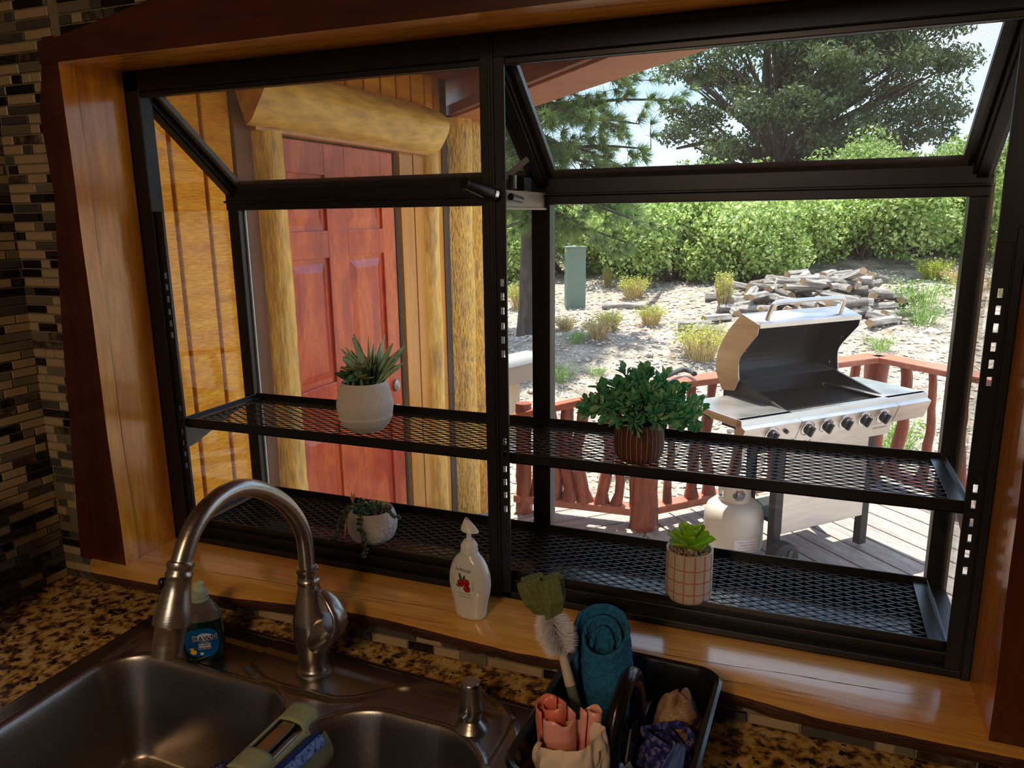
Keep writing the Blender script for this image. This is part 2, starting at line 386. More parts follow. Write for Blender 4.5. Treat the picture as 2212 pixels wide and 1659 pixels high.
# drying cracks in the sill
for (xa, xb, ya, yb, wd) in ((-.03,.75,-.118,-.075,.0011),(.35,.62,-.10,-.095,.0007),(.85,1.5,-.10,-.062,.0009),(.95,1.35,-.135,-.115,.0007),(1.0,1.62,-.12,-.138,.0006),(.1,.3,-.15,-.14,.0006),(.6,.73,-.125,-.12,.0006)):
    c = MB(); m_ = 40; vs = []
    for i in range(m_+1):
        t = i/m_; x = xa+(xb-xa)*t; y = ya+(yb-ya)*t+.003*nz(x*9, ya*50)+.001*nz(x*40, 3)
        q = wd*(.25+abs(nz(x*25, yb*30)))*min(1, 6*t, 6*(1-t)); vs += [(x, y-q, .0004), (x, y+q, .0004)]
    c.add(vs, [(2*i, 2*i+1, 2*i+3, 2*i+2) for i in range(m_)]); c.build('crack', CRACK, sill)

# ============================================================ GARDEN WINDOW
win = bpy.data.objects.new('window_1', None); COL.objects.link(win); win['kind'] = 'structure'; win['label'] = 'black aluminium garden window box with sloping top panes'
ZC, ZT = .703, .752                      # cross bar
XM = .768
f = MB()
f.box(.0, .034, .0, .032, .0, H).box(W-.014, W, 0, .032, 0, H)                 # side stiles
f.box(.0, W, .0, .034, H-.036, H).box(.0, W, .006, .020, H-.046, H-.036)       # head
f.box(0, W, .0, .020, .0, .012).box(0, W, .018, .030, .0, .028)                # bottom lip
f.build('frame', BLACK, win, bevel=.0015)
o_ = MB()
o_.box(0, W, D-.012, D+.022, .0, .028)                                        # outer bottom rail
o_.box(0, W, D-.014, D+.022, ZC, ZT).box(0, W, D-.022, D-.014, ZC+.016, ZC+.021)
o_.box(0, .030, D-.010, D+.022, .0, ZT).box(W-.030, W, D-.010, D+.022, .0, ZT)
o_.build('outer_frame', BLACK, win, bevel=.0015)
MB().box(XM-.012-.012, XM+.014, D-.012, D+.022, .02, ZC+.004).build('outer_mullion', BLACK, win, bevel=.0015)
MB().box(.749, .7725, -.004, .030, .0, H).box(.764, .768, -.007, -.003, 0, H).build('mullion', BLACK, win, bevel=.0015)
p0z, p1z = H-.022, ZT-.012
def rafter(x, wd, name):
    r = MB(); d = Vector((0, D-.0, p1z-p0z)); a = Vector((x, .012, p0z)); c = Vector((x, D+.004, p1z))
    r.bar(a, c, wd, .026).bar(a+Vector((0,-.006,-.010)), c+Vector((0,-.006,-.010)), wd*.6, .012)
    r.build(name, BLACK, win, bevel=.0012)
rafter(.016, .030, 'rafter'); rafter(W-.016, .030, 'rafter'); rafter(XM, .026, 'rafter')
# sash frames of the two sloping lights with screens
def sash(x0, x1):
    s = MB(); up = Vector((0, -(p1z-p0z), D)).normalized()
    def Q(x, t, k=0): return Vector((x, .012+(D-.008)*t, p0z+(p1z-p0z)*t+.004))+up*k
    for (xa, ta, xb, tb) in ((x0,.06,x0,.95),(x1,.06,x1,.95),(x0,.08,x1,.08),(x0,.93,x1,.93)):
        s.bar(Q(xa,ta), Q(xb,tb), .017, .012, up)
    s.build('sash', BLACK2, win, bevel=.001)
    b_ = MB(); th = (D-.008)/1
    L_ = sqrt((D-.008)**2+(p1z-p0z)**2)
    for nm, k, mt in (('glass_pane', .006, PANE), ('insect_screen', -.007, SCREEN)):
        g = MB().add([(x0,0,0),(x1,0,0),(x1,L_*.95,0),(x0,L_*.95,0)], [(0,1,2,3)])
        if nm == 'glass_pane': g = MB().box(x0, x1, L_*.03, L_*.97, -.0015, .0015)
        ob = g.build(nm, mt, win); ob.location = Q(0, 0, k); ob.rotation_euler = (atan2(p1z-p0z, D-.008), 0, 0)
sash(.040, XM-.022); sash(XM+.022, W-.040)
# upright panes
MB().box(.028, XM-.020, D+.004, D+.008, .026, ZC+.002).build('glass_pane', PANE, win)
MB().box(XM+.012, W-.028, D+.004, D+.008, .026, ZC+.002).build('glass_pane', PANE, win)
for x in (.006, W-.010):
    MB().prism([(.03,.012),(D-.006,.012),(D-.006,ZT-.02),(.03,H-.035)], 0, x, x+.004).build('glass_pane', PANE, win)
# outer casing closing the joint between frame and wall
MB().box(-.10, W+.10, .0, .03, H, H+.10).box(-.10, .0, .0, .03, -.06, H+.02).box(W, W+.10, .0, .03, -.06, H+.02).box(-.10,W+.10,.0,.03,-.12,-.03).build('outer_casing', BLACK, win)
# side bottom rails, bright pane edge strips
for x0, x1 in ((0,.030),(W-.030,W)):
    MB().box(x0, x1, .03, D-.01, .0, .030).build('side_rail', BLACK, win, bevel=.001)
PALE = mat('pale_aluminium', (.42,.40,.36), .45, .3)
MB().box(.0305, .0345, D+.0075, D+.012, .028, ZC).build('glazing_bead', PALE, win)
MB().box(.000, .003, D+.012, D+.026, .02, ZC).build('glazing_bead', PALE, win)
MB().box(W-.003, W+.001, D-.004, D+.012, .03, ZC+.02).build('glazing_bead', PALE, win)
MB().box(W-.004, W+.0, D-.028, D-.010, .03, ZC+.02).build('glazing_bead', PALE, win)
# bottom board under the mesh
MB().box(.0, W, .0, D+.02, -.03, -.001).build('bottom_board', mat('black_board', (.018,.019,.022), .13, 0, .7), win)
MB().box(-.02, W+.02, .02, D+.03, -.06, -.03).build('base_board', mat('dark_base', (.05,.03,.02), .7), win)
# slotted shelf standards
def standard(x0, x1, xs, z0, z1, y0=.0, slots=()):
    """slotted strip facing the room; xs is the middle of the slots"""
    b = MB(); hw = .0032; d_ = .004
    b.box(x0, xs-hw, y0, y0+d_, z0, z1).box(xs+hw, x1, y0, y0+d_, z0, z1); c = z0
    for z in sorted(slots):
        b.box(xs-hw, xs+hw, y0, y0+d_, c, z); c = z+.0125
    b.box(xs-hw, xs+hw, y0, y0+d_, c, z1)
    return b.build('shelf_standard', BLACK, win)
sl = [AT(1084, v, 1, 0).z-.0125 for v in (603,633,664,697,727,757,946,974,1006,1034,1062,1092)]
standard(.034, .0575, .050, .0, .70, y0=.002, slots=sl); standard(.7725, .790, .7820, .0, H-.036, slots=sl); standard(W-.034, W-.013, W-.0225, .0, .64, y0=.002, slots=sl)
MB().box(W-.034, W-.013, .0, .006, .64, H-.03).build('stile_cap', BLACK, win)
MB().box(.010, .040, -.004, .004, .0, .70).build('stile_cover', BLACK, win, bevel=.001)
MB().box(W-.012, W-.001, -.004, .004, .0, .66).build('stile_cover', BLACK, win, bevel=.001)
# depth rail, crank and stay at the mullion
MB().box(XM-.004, XM+.004, .03, D-.01, ZC-.010, ZC+.022).box(XM+.004, XM+.008, .03, D-.01, ZC-.010, ZC-.006).box(XM+.004, XM+.008, .03, D-.01, ZC+.018, ZC+.022).build('depth_rail', PALE, win, bevel=.0005)
cr = MB(); hp = AT(1062, 417, 1, -.012); hq = AT(1006, 396, 1, -.060)
cr.tube([hp, hp.lerp(hq,.3), hp.lerp(hq,.75), hq], [.0105,.0115,.010,.0085], 14)
ch = cr.build('crank_handle', BLACK2, win, smooth=40)
MB().tube([hp+(hp-hq)*.12, hp], [.0118,.0118], 14).build('crank_collar', CHROME, ch, smooth=40)
MB().tube([hq+(hq-hp)*.02, hq+(hq-hp)*.06], [.0100,.0100], 14).build('crank_knob', BLACK2, ch, smooth=40)
MB().tube([AT(1104,425,1,.04), AT(1126,432,1,.09)], .006, 12).build('crank_shaft', mat('dark_metal', (.12,.11,.10), .4, .8), win, smooth=40)
MB().box(XM+.010, XM+.022, .045, .052, ZC+.024, ZC+.046).build('crank_bracket', GRAYMETAL, win)
MB().box(XM+.004, XM+.018, .10, .135, ZC+.022, ZC+.044).build('crank_gearbox', BLACK, win)
MB().bar(AT(1092,383,1,.10), AT(1140,343,1,.13), .003, .010).build('stay_arm', GRAYMETAL, win)
# screws and cobweb bits left out of scale: corner bracket
MB().box(.004, .03, .033, .04, H-.05, H-.03).build('corner_bracket', mat('corner_metal', (.2,.2,.2), .3, .9), win)

# ------------------------------------------------------------ expanded-metal shelves
EXP = mat('expanded_black_metal', (.013,.010,.009), .42, .0, .5)
def expanded(x0, x1, y0, y1, z, lwd=.0325, swd=.0185, sw=.0026, th=.0012):
    b = MB(); ny = int((y1-y0)/(swd/2)); nx = int((x1-x0)/(lwd/2))+1
    for j in range(ny):
        ya = y0+j*swd/2; yb = ya+swd/2
        for i in range(nx):
            xa = x0+i*lwd/2; xb = min(xa+lwd/2, x1)
            if xa >= x1: continue
            up = (i+j) % 2 == 0
            p = Vector((xa, ya if up else yb, z)); q = Vector((xb, yb if up else ya, z))
            # strand rises from one bond to the next, like real expanded metal
            dz = Vector((0, 0, .0006)); p2 = p-(dz if not up else -dz); q2 = q-(dz if up else -dz)
            b.bar(p2, q2, sw, th)
    return b
def shelf(z, y0, y1, x0, x1, label, lipin=.022, brackets=True):
    t = thing('window_shelf', label, 'shelf', ((x0+x1)/2, y0, z-.012))
    ox, oy, oz = t.location
    fr = MB(); X0, X1 = x0-ox, x1-ox; Y1 = y1-oy; T = .012
    fr.box(X0, X1, 0, .003, 0, .020).box(X0, X1, 0, .014, 0, .003)
    fr.box(X0, X1, Y1-.003, Y1, 0, .022).box(X0, X1, Y1-.014, Y1, 0, .003)
    fr.box(X0, X0+.003, 0, Y1, 0, .020).box(X1-.003, X1, 0, Y1, 0, .020)
    fr.build('shelf_frame', BLACK2, t, bevel=.0008)
    for a, c in ((X0+.003, X0+.003+lipin), (X1-.003-lipin, X1-.003)):
        MB().box(a, c, .003, Y1-.003, T, T+.002).build('end_plate', BLACK2, t)
    e = expanded(X0+lipin*.8, X1-lipin*.8, .004, Y1-.004, T-.002); stuff(e.build('metal_mesh', EXP, t))
    if brackets:
        for a in (X0-.001, X1-.002):
            MB().prism([(.0, -.048),(.0, 0),(.18, 0),(.15, -.006),(.03, -.044)], 0, a, a+.003).build('shelf_bracket', mat('bracket_grey', (.10,.10,.10), .5), t)
    return t
shelf(.266, .014, .250, .040, 1.497, 'upper black expanded-metal shelf crossing the window')
shelf(.034, .028, .248, .034, 1.492, 'lower black expanded-metal shelf at the foot of the window', brackets=False)
# ============================================================ COUNTER AND SINK
ZK = -.074                                # counter top height
def granite():
    m, t, b = base('granite'); N = t.nodes; K = t.links.new
    tc = N.new('ShaderNodeTexCoord'); n1 = N.new('ShaderNodeTexNoise'); n1.inputs['Scale'].default_value = 52; n1.inputs['Detail'].default_value = 8; n1.inputs['Roughness'].default_value = .62; n1.inputs['Distortion'].default_value = .15
    K(tc.outputs['Object'], n1.inputs['Vector'])
    cr = N.new('ShaderNodeValToRGB'); e = cr.color_ramp.elements
    e[0].position = .36; e[0].color = (.012,.008,.006,1); e[1].position = .44; e[1].color = (.15,.08,.03,1)
    for p, c in ((.50,(.50,.28,.06,1)),(.58,(.70,.46,.15,1)),(.68,(.68,.53,.32,1)),(.8,(.30,.17,.06,1))):
        x = e.new(p); x.color = c
    K(n1.outputs[0], cr.inputs[0])
    v = N.new('ShaderNodeTexVoronoi'); v.inputs['Scale'].default_value = 75; K(tc.outputs['Object'], v.inputs['Vector'])
    n2 = N.new('ShaderNodeTexNoise'); n2.inputs['Scale'].default_value = 60; n2.inputs['Detail'].default_value = 5; K(tc.outputs['Object'], n2.inputs['Vector'])
    lt = N.new('ShaderNodeMath'); lt.operation = 'LESS_THAN'; lt.inputs[1].default_value = .37; K(n2.outputs[0], lt.inputs[0])
    mx = N.new('ShaderNodeMix'); mx.data_type = 'RGBA'; mx.inputs[7].default_value = (.02,.015,.012,1); K(lt.outputs[0], mx.inputs[0]); K(cr.outputs[0], mx.inputs[6])
    K(mx.outputs[2], b.inputs['Base Color']); b.inputs['Roughness'].default_value = .22; b.inputs['Coat Weight'].default_value = .3
    return m
GRANITE = granite()
SX0, SX1, SYB, SYF = .104, .935, -.163, -.74
cb = MB()
cb.box(XL+.001, SX0+.02, -.85, YW-.001, ZK-.03, ZK).box(SX1-.02, 2.6, -.85, YW-.001, ZK-.03, ZK)
cb.box(SX0+.02, SX1-.02, -.175, YW-.001, ZK-.03, ZK).box(SX0+.02, SX1-.02, -.85, SYF+.02, ZK-.03, ZK)
ct = tag(cb.build('countertop', GRANITE), 'speckled gold and black granite countertop around the sink', 'countertop')
cab = thing('base_cabinet', 'wooden base cabinet carrying the granite counter', 'cabinet', (1.2, -.45, FL))
CABW = ramp_mat('cabinet_wood', [(.3,(.20,.08,.03)),(.7,(.34,.15,.06))], (7,7,1), 2, 6, .4, .05)
MB().box(XL-1.2+.002, 1.4, -.37, .340, .0, .64).build('body', CABW, cab)
for i in range(5):
    dd = MB().box(-1.38+i*.55, -.87+i*.55, -.39, -.372, .1, .62).build('door', CABW, cab, bevel=.004)
    MB().tube([(-.92+i*.55,-.392,.45),(-.92+i*.55,-.405,.45)], .012, 12).build('knob', CHROME, dd)

def sd_rr(x, y, x0, x1, y0, y1, r):
    cx, cy = (x0+x1)/2, (y0+y1)/2; qx = abs(x-cx)-(x1-x0)/2+r; qy = abs(y-cy)-(y1-y0)/2+r
    return min(max(qx, qy), 0)+sqrt(max(qx,0)**2+max(qy,0)**2)-r
def sst(a, b, t):
    t = min(1, max(0, (t-a)/(b-a))); return t*t*(3-2*t)
ridge = [AT(u, v, 2, ZK) for u, v in ((430,1400),(500,1410),(530,1440),(565,1474),(610,1492),(660,1502),(720,1518),(765,1517),(800,1510),(850,1497),(920,1490),(980,1495),(1040,1510),(1080,1535),(1100,1560),(1112,1600),(1112,1650),(1108,1700))]
ridge = [(p.x, p.y) for p in ridge]
def dpoly(x, y):
    best = 9
    for (ax, ay), (bx, by) in zip(ridge, ridge[1:]):
        dx, dy = bx-ax, by-ay; t = max(0, min(1, ((x-ax)*dx+(y-ay)*dy)/(dx*dx+dy*dy)))
        d = (x-ax-dx*t)**2+(y-ay-dy*t)**2
        if d < best: best = d; sgn = (dx*(y-ay)-dy*(x-ax))
    return sqrt(best)*(1 if sgn > 0 else -1)
def sink_h(x, y):
    yy = y+.06*(x-.5)
    e = -sd_rr(x, yy, SX0, SX1, SYF, SYB, .03)              # inside distance from the outer edge
    h = .0035*sst(-.001, .004, e)+.004*sst(.010, .020, e)-.004*sst(.044, .056, e)
    if y > -.62:
        d = dpoly(x, y); h += .0045*math.exp(-(d/.006)**2)*(1 if x > .4 else 0)+(.0020*sst(-.004, .006, d) if x > .4 else 0)
    bl = -sd_rr(x, y+.04*(x-.35), .157, .556, -.66, -.288, .085)
    br = -sd_rr(x, y+.10*max(0, abs(x-.735)-.05), .590, .892, -.66, -.281, .10)
    for dd in (bl, br):
        if dd > -.008:
            h += .0026*math.exp(-((dd+.003)/.0065)**2)
        if dd > 0:
            h -= .020*sst(0, .016, dd)+.140*sst(.002, .044, dd)+.028*sst(.02, .07, dd)
    return h
def sink_mesh():
    xs = [SX0+(SX1-SX0)*i/400 for i in range(401)]
    vs = []; ny = 300
    for j in range(ny+1):
        t = j/ny
        for x in xs:
            yb = SYB-.06*(x-.5); y = yb+(SYF+.02-yb)*t
            vs.append((x, y, ZK+sink_h(x, y)))
    nx = 401
    fs = [(j*nx+i, j*nx+i+1, (j+1)*nx+i+1, (j+1)*nx+i) for j in range(ny) for i in range(nx-1)]
    return MB().add(vs, fs)
SINKM = ramp_mat('satin_stainless', [(.3,(.33,.30,.27)),(.7,(.42,.385,.35))], (1,1,1), 300, 2, .3, .05, metal=1, rrange=(.27,.37), bumpdist=.0005)
sk = thing('sink', 'stainless steel double-bowl drop-in sink', 'sink', (.52, -.45, ZK))
s_ = sink_mesh().build('bowls', SINKM, sk, smooth=60); s_.location = (-.52, .45, -ZK)
for cx_, cy_ in ((.35,-.48),(.74,-.48)):
    z = sink_h(cx_, cy_)
    MB().lathe([(.045,0),(.045,.002),(.038,.003),(.034,-.003),(0,-.003)], 28, (cx_-.52, cy_+.45, z+.0015)).build('drain', CHROME, sk, smooth=40)

# ------------------------------------------------------------ faucet
FX, FY = .519, -.226; FZ = ZK+sink_h(FX, FY)
fc = thing('kitchen_faucet', 'brushed steel gooseneck pull-down kitchen faucet on the sink deck', 'faucet', (FX, FY, FZ))
MB().lathe([(.0,0),(.031,0),(.032,.002),(.0305,.006),(.026,.008),(.0245,.011),(.0,.011)], 40).build('base_flange', STEEL, fc, smooth=35)
def body(u, v):
    z = .010+.158*v; a = 2*pi*u
    r = interp([(0,.0235),(.15,.026),(.35,.0305),(.55,.0300),(.75,.0230),(.9,.0180),(1,.0162)])(v)
    return (r*cos(a), r*sin(a), z)
MB().surf(body, 36, 30, closeu=True).build('body', STEEL, fc, smooth=60)
MB().tube([(.002,0,.052),(.018,-.002,.070),(.034,-.003,.088),(.046,-.004,.098)], [.025,.0275,.0265,.021], 24, sy=.95).build('valve_housing', STEEL, fc, smooth=60)
lv = MB().tube([(.030,-.006,.075),(.052,-.007,.083),(.063,-.007,.100),(.060,-.006,.121),(.046,-.004,.139),(.030,-.002,.150),(.024,-.001,.152)],
    [.016,.0195,.019,.017,.0145,.011,.004], 18, sx=.42, sy=1.0, up=(0,1,0)).build('lever_handle', STEEL, fc, smooth=70)
MB().ball((.030,-.025,.096), (.0035,.0012,.0035), 14, 8).build('red_button', mat('red_button', (.35,.01,.01), .25, coat=.5), fc, smooth=60)['label'] = 'small red dot'
MB().lathe([(.0165,.160),(.0185,.163),(.0185,.168),(.0168,.170),(.0165,.180),(.0185,.183),(.0180,.188),(.0150,.190),(.0,.19)], 36).build('collar', STEEL, fc, smooth=40)
path = [AT(u, v, 0, .515) for u, v in ((667,1290),(664,1240),(661,1190),(655,1150),(640,1118),(618,1090),(590,1070),(560,1057),(528,1052),(500,1058),(472,1074),(446,1098),(424,1128),(408,1160),(397,1192),(390,1218))]
def smooth_path(P, it=2):
    P = [Vector(p) for p in P]
    for _ in range(it):
        Q = [P[0]]
        for a, b in zip(P, P[1:]): Q += [a.lerp(b, .25), a.lerp(b, .75)]
        P = Q+[P[-1]]
    return P
off = Vector((FX, FY, FZ))
pp = smooth_path([Vector((FX, FY, FZ+.17))]+path)
MB().tube([p-off for p in pp], .0132, 28, up=(1,0,0)).build('gooseneck', STEEL, fc, smooth=60)
h0 = path[-1]-off; h1 = AT(363,1400,0,.515)-off; hd = (h1-h0).normalized()
def along(prof): return [h0+hd*a for a, _ in prof], [r for _, r in prof]
pr_ = [(-.004,.0135),(-.003,.0165),(.002,.0175),(.005,.0160),(.010,.0158),(.013,.0178),(.017,.0170),(.019,.0160),(.035,.0178),(.055,.0215),(.072,.0240),(.078,.0236)]
P_, R_ = along(pr_); sh = MB().tube(P_, R_, 36, up=(1,0,0)).build('spray_head', STEEL, fc, smooth=50)
P_, R_ = along([(.078,.0215),(.081,.0200),(.105,.0192),(.118,.0185),(.119,.0150)])
MB().tube(P_, R_, 36, up=(1,0,0)).build('spray_nozzle', STEEL, sh, smooth=50)
nb = h0+hd*.022+Vector((-.014,-.012,.0)); MB().ball(nb, (.006,.006,.008), 12, 8, 0).build('spray_button', PLASTIC_K, sh, smooth=60)

# side sprayer / soap pump of the sink
SPX, SPY = .829, -.266; SPZ = ZK+sink_h(SPX, SPY)
sp = thing('soap_pump', 'short brushed steel soap pump at the right of the sink deck', 'soap dispenser', (SPX, SPY, SPZ))
MB().lathe([(0,0),(.0255,0),(.0262,.003),(.023,.008),(.016,.014),(.0135,.018),(0,.018)], 36).build('base', STEEL, sp, smooth=45)
hd_ = MB().lathe([(.0150,.016),(.0175,.022),(.0195,.030),(.0190,.042),(.0160,.058),(.0142,.070),(.0140,.074),(.0125,.0765),(0,.0765)], 36).build('head', STEEL, sp, smooth=35)
MB().tube([(0,-.012,.033),(-.003,-.030,.032)], [.006,.0055], 12).build('spout', STEEL, sp, smooth=50)

# ------------------------------------------------------------ dish soap bottle
GREENL = mat('green_soap', (.001,.016,.013), .08, coat=.8)
CLEAR = mat('clear_plastic', (.55,.50,.46), .06, trans=.85, ior=1.25)
db = thing('dish_soap_bottle', 'dark green dish soap bottle with a blue label behind the spray head', 'bottle', (.312, -.258, ZK+sink_h(.312,-.258)), radians(31))
def bot(prof, e=2.6):
    pf = interp
    fx = interp([(z, a) for z, a, b in prof]); fy = interp([(z, b) for z, a, b in prof])
    z0, z1 = prof[0][0], prof[-1][0]
    def fn(u, v):
        a = 2*pi*u; z = z0+(z1-z0)*v; c, s = cos(a), sin(a)
        return (fx(z)*math.copysign(abs(c)**(2/e), c), fy(z)*math.copysign(abs(s)**(2/e), s), z)
    return fn
fn = bot([(0,.026,.016),(.004,.031,.019),(.012,.0345,.0205),(.05,.0350,.0208),(.078,.0345,.0205)])
q = MB().surf(fn, 44, 24, closeu=True); q.add([fn(i/44,0) for i in range(44)], [tuple(range(44))]); q.add([fn(i/44,1) for i in range(44)], [tuple(range(44))])
q.build('bottle_body', GREENL, db, smooth=50)
fn = bot([(.0782,.0345,.0205),(.09,.031,.0195),(.105,.022,.0165),(.113,.0135,.0135),(.116,.0125,.0125)], 2.2)
MB().surf(fn, 40, 14, closeu=True).build('bottle_neck', CLEAR, db, smooth=60)['label'] = 'clear empty neck of the bottle'
cp = MB().lathe([(.0,.112),(.0155,.112),(.0155,.116),(.0148,.1165),(.0155,.1175),(.0155,.121),(.0148,.1215),(.0155,.1225),(.0150,.128),(.012,.130),(.0,.130)], 30)
cp = cp.build('cap', mat('pale_green_cap', (.36,.44,.33), .35, sss=.2), db, smooth=35)
MB().tube([(0,0,.129),(.000,0,.136),(.001,0,.143),(.001,0,.145)], [.0095,.0085,.0095,.006], 18, sy=.8).build('cap_spout', mat('pale_green_spout', (.50,.60,.38), .4, sss=.2), cp, smooth=50)
def lab(x, y, k=.0006):
    zz = .040+y; a = max(-.99, min(.99, x/.035)); yy = -.0207*(1-abs(a)**2.6)**(1/2.6)-k; return (x, yy, zz)
BLUE = ramp_mat('blue_label', [(.35,(.0,.06,.26)),(.65,(.0,.13,.42))], (1,1,1), 30, 2, .3, 0)
lb = MB(); ns_ = 40; cen = [0]
def lblpt(t, s):
    a = 2*pi*t; c, s_2 = cos(a), sin(a); e = 3.0
    return lab(.0275*s*math.copysign(abs(c)**(2/e), c)+.001, .0275*s*math.copysign(abs(s_2)**(2/e), s_2)*(1 if c > 0 else .92))
lb.surf(lambda u, v: lblpt(u, max(v, .001)), 48, 8, closeu=True); lo_ = lb.build('label', BLUE, db, smooth=60)
WHT = mat('label_white', (.75,.75,.75), .5); NAVY = mat('label_navy', (.01,.01,.05), .5); YEL = mat('label_yellow', (.75,.50,.02), .5)
lp = lambda k: (lambda x, y: lab(x, y, k))
MB().surf(lambda u, v: lab(.007+.0125*cos(2*pi*u)*v, .0115+.0065*sin(2*pi*u)*v+.0, .0010), 30, 3, closeu=True).build('halo', mat('label_halo', (.45,.62,.75), .5), lo_)
put_text('lettering', 'DAWN', .0122, lp(.0013), WHT, lo_, bold=.0009, x0=.007, y0=.0085)
put_text('lettering', 'DAWN', .0122, lp(.0018), NAVY, lo_, bold=.0002, x0=.007, y0=.0085)
put_text('lettering', 'ULTRA', .0040, lp(.0012), WHT, lo_, x0=.006, y0=.0018, spacing=1.2)
put_text('lettering', 'REMOVES', .0046, lp(.0012), WHT, lo_, bold=.0001, x0=.006, y0=-.0025)
put_text('lettering', 'GREASE', .0058, lp(.0012), WHT, lo_, bold=.0002, x0=.006, y0=-.0070)
put_text('lettering', 'ON CONTACT', .0032, lp(.0012), WHT, lo_, x0=.006, y0=-.0112)
dk = MB()
dk.surf(lambda u, v: lab(-.013+.0055*cos(2*pi*u)*v, -.0165+.0045*sin(2*pi*u)*v, .0011), 18, 2, closeu=True)
dk.surf(lambda u, v: lab(-.0155+.0034*cos(2*pi*u)*v, -.0098+.0034*sin(2*pi*u)*v, .0013), 16, 2, closeu=True)
dk.build('duckling_print', YEL, lo_); MB().surf(lambda u, v: lab(-.0155+.0030*cos(pi*u)*v, -.0085+.0022*sin(pi*u)*v, .0015), 10, 2).build('duckling_cap_print', NAVY, lo_)
MB().add([lab(a, c, .0012) for a, c in ((-.002,-.022),(.003,-.022),(.003,-.0175),(-.002,-.0175))], [(0,1,2,3)]).build('small_print_box', WHT, lo_)

# ------------------------------------------------------------ hand soap bottle on the sill
hs = thing('hand_soap_bottle', 'white hand soap pump bottle with cranberries on it, on the sill', 'bottle', (.745, -.078, .001), radians(-8.5))
SOAP = mat('pearl_soap', (.72,.73,.68), .14, coat=.6, sss=.3)
fx = [(0,.027,.016),(.003,.0300,.0175),(.012,.0300,.018),(.030,.0330,.0195),(.045,.0375,.021),(.062,.0400,.022),(.080,.0385,.0215),(.095,.0335,.020),(.108,.0255,.017),(.116,.0165,.0140),(.119,.014,.0135)]
def crv(tab, j):
    z = [t[0] for t in tab]
    lin = interp([(t[0], t[j]) for t in tab])
    return lambda q: (lin(max(0,q-.004))+2*lin(q)+lin(min(.119,q+.004)))/4
ga, gb = crv(fx, 1), crv(fx, 2)
def hsf(u, v):
    a = 2*pi*u; z = .119*v; c, s = cos(a), sin(a); e = 2.3
    return (ga(z)*math.copysign(abs(c)**(2/e), c), gb(z)*math.copysign(abs(s)**(2/e), s), z)
q = MB().surf(hsf, 48, 40, closeu=True); q.add([hsf(i/48,0) for i in range(48)], [tuple(range(48))])
q.build('bottle_body', SOAP, hs, smooth=60)
MB().lathe([(.0145,.112),(.0152,.113),(.0152,.124),(.0138,.127),(.0138,.129),(.0150,.1295),(.0150,.131),(.011,.137),(.009,.140),(.0085,.1405),(0,.1405)], 32).build('pump_collar', WHITE_P, hs, smooth=35)
MB().lathe([(.0045,.139),(.0042,.152),(.0052,.1525),(.0050,.160),(0,.160)], 20).build('pump_stem', WHITE_P, hs, smooth=35)
ph = MB().surf(lambda u, v: ((.0165*(1-v*.80)*cos(2*pi*u))*(1+.15*cos(2*pi*u))-.0035*v, (.0125*(1-v*.75))*sin(2*pi*u), .158+.020*v**.8+.002*cos(2*pi*u)*-1), 32, 8, closeu=True)
ph.build('pump_head', WHITE_P, hs, smooth=60)
def hsl(x, y, k=.0005):
    z = .065+y; a = max(-.98, min(.98, x/ga(z))); return (x, -gb(z)*(1-abs(a)**2.3)**(1/2.3)-k, z)
INK = mat('ink', (.05,.05,.05), .5); GR = mat('leaf_print', (.03,.13,.02), .4); CRAN = ramp_mat('cranberry_print', [(.4,(.25,.0,.005)),(.6,(.42,.01,.02))], (1,1,1), 60, 2, .25, 0)
put_text('lettering', 'Softsoap', .0090, lambda x, y: hsl(x, y-.02*x*0), INK, hs, x0=-.001, y0=.0275)
for i, (cx_, cy_) in enumerate(((-.005,.003),(.006,.006),(.0075,-.005))):
    MB().surf(lambda u, v: hsl(cx_+.0067*cos(2*pi*u)*v, cy_+.0067*sin(2*pi*u)*v, .0006+.0003*i), 24, 4, closeu=True).build('cranberry_print', CRAN, hs)
    MB().surf(lambda u, v: hsl(cx_-.0015+.0010*cos(2*pi*u)*v, cy_+.0025+.0010*sin(2*pi*u)*v, .0018), 10, 1, closeu=True).build('berry_highlight_print', mat('print_pink', (.75,.35,.3), .4), hs)
for cx_, cy_, an, l_ in ((-.006,.014,1.9,.0075),(.001,.0125,1.2,.0065),(-.0115,-.003,2.6,.0045)):
    def lf(u, v, cx_=cx_, cy_=cy_, an=an, l_=l_):
        a = 2*pi*u; px = l_*cos(a)*v; py = l_*.36*sin(a)*v; return hsl(cx_+px*cos(an)-py*sin(an), cy_+px*sin(an)+py*cos(an), .0004)
    MB().surf(lf, 20, 3, closeu=True).build('leaf_print', GR, hs)
put_text('lettering', 'cranberry & honeysuckle', .0026, lambda x, y: hsl(x, y), INK, hs, x0=.001, y0=-.0155)
put_text('lettering', '7.5 FL OZ (221 mL)', .0030, lambda x, y: hsl(x, y), INK, hs, x0=.001, y0=-.0215)
put_text('lettering', 'parfum de baies', .0024, lambda x, y: hsl(x, y), INK, hs, x0=.019, y0=0, rot=-1.5)
put_text('lettering', 'fresh berry scent', .0024, lambda x, y: hsl(x, y), INK, hs, x0=-.021, y0=.004, rot=1.5)

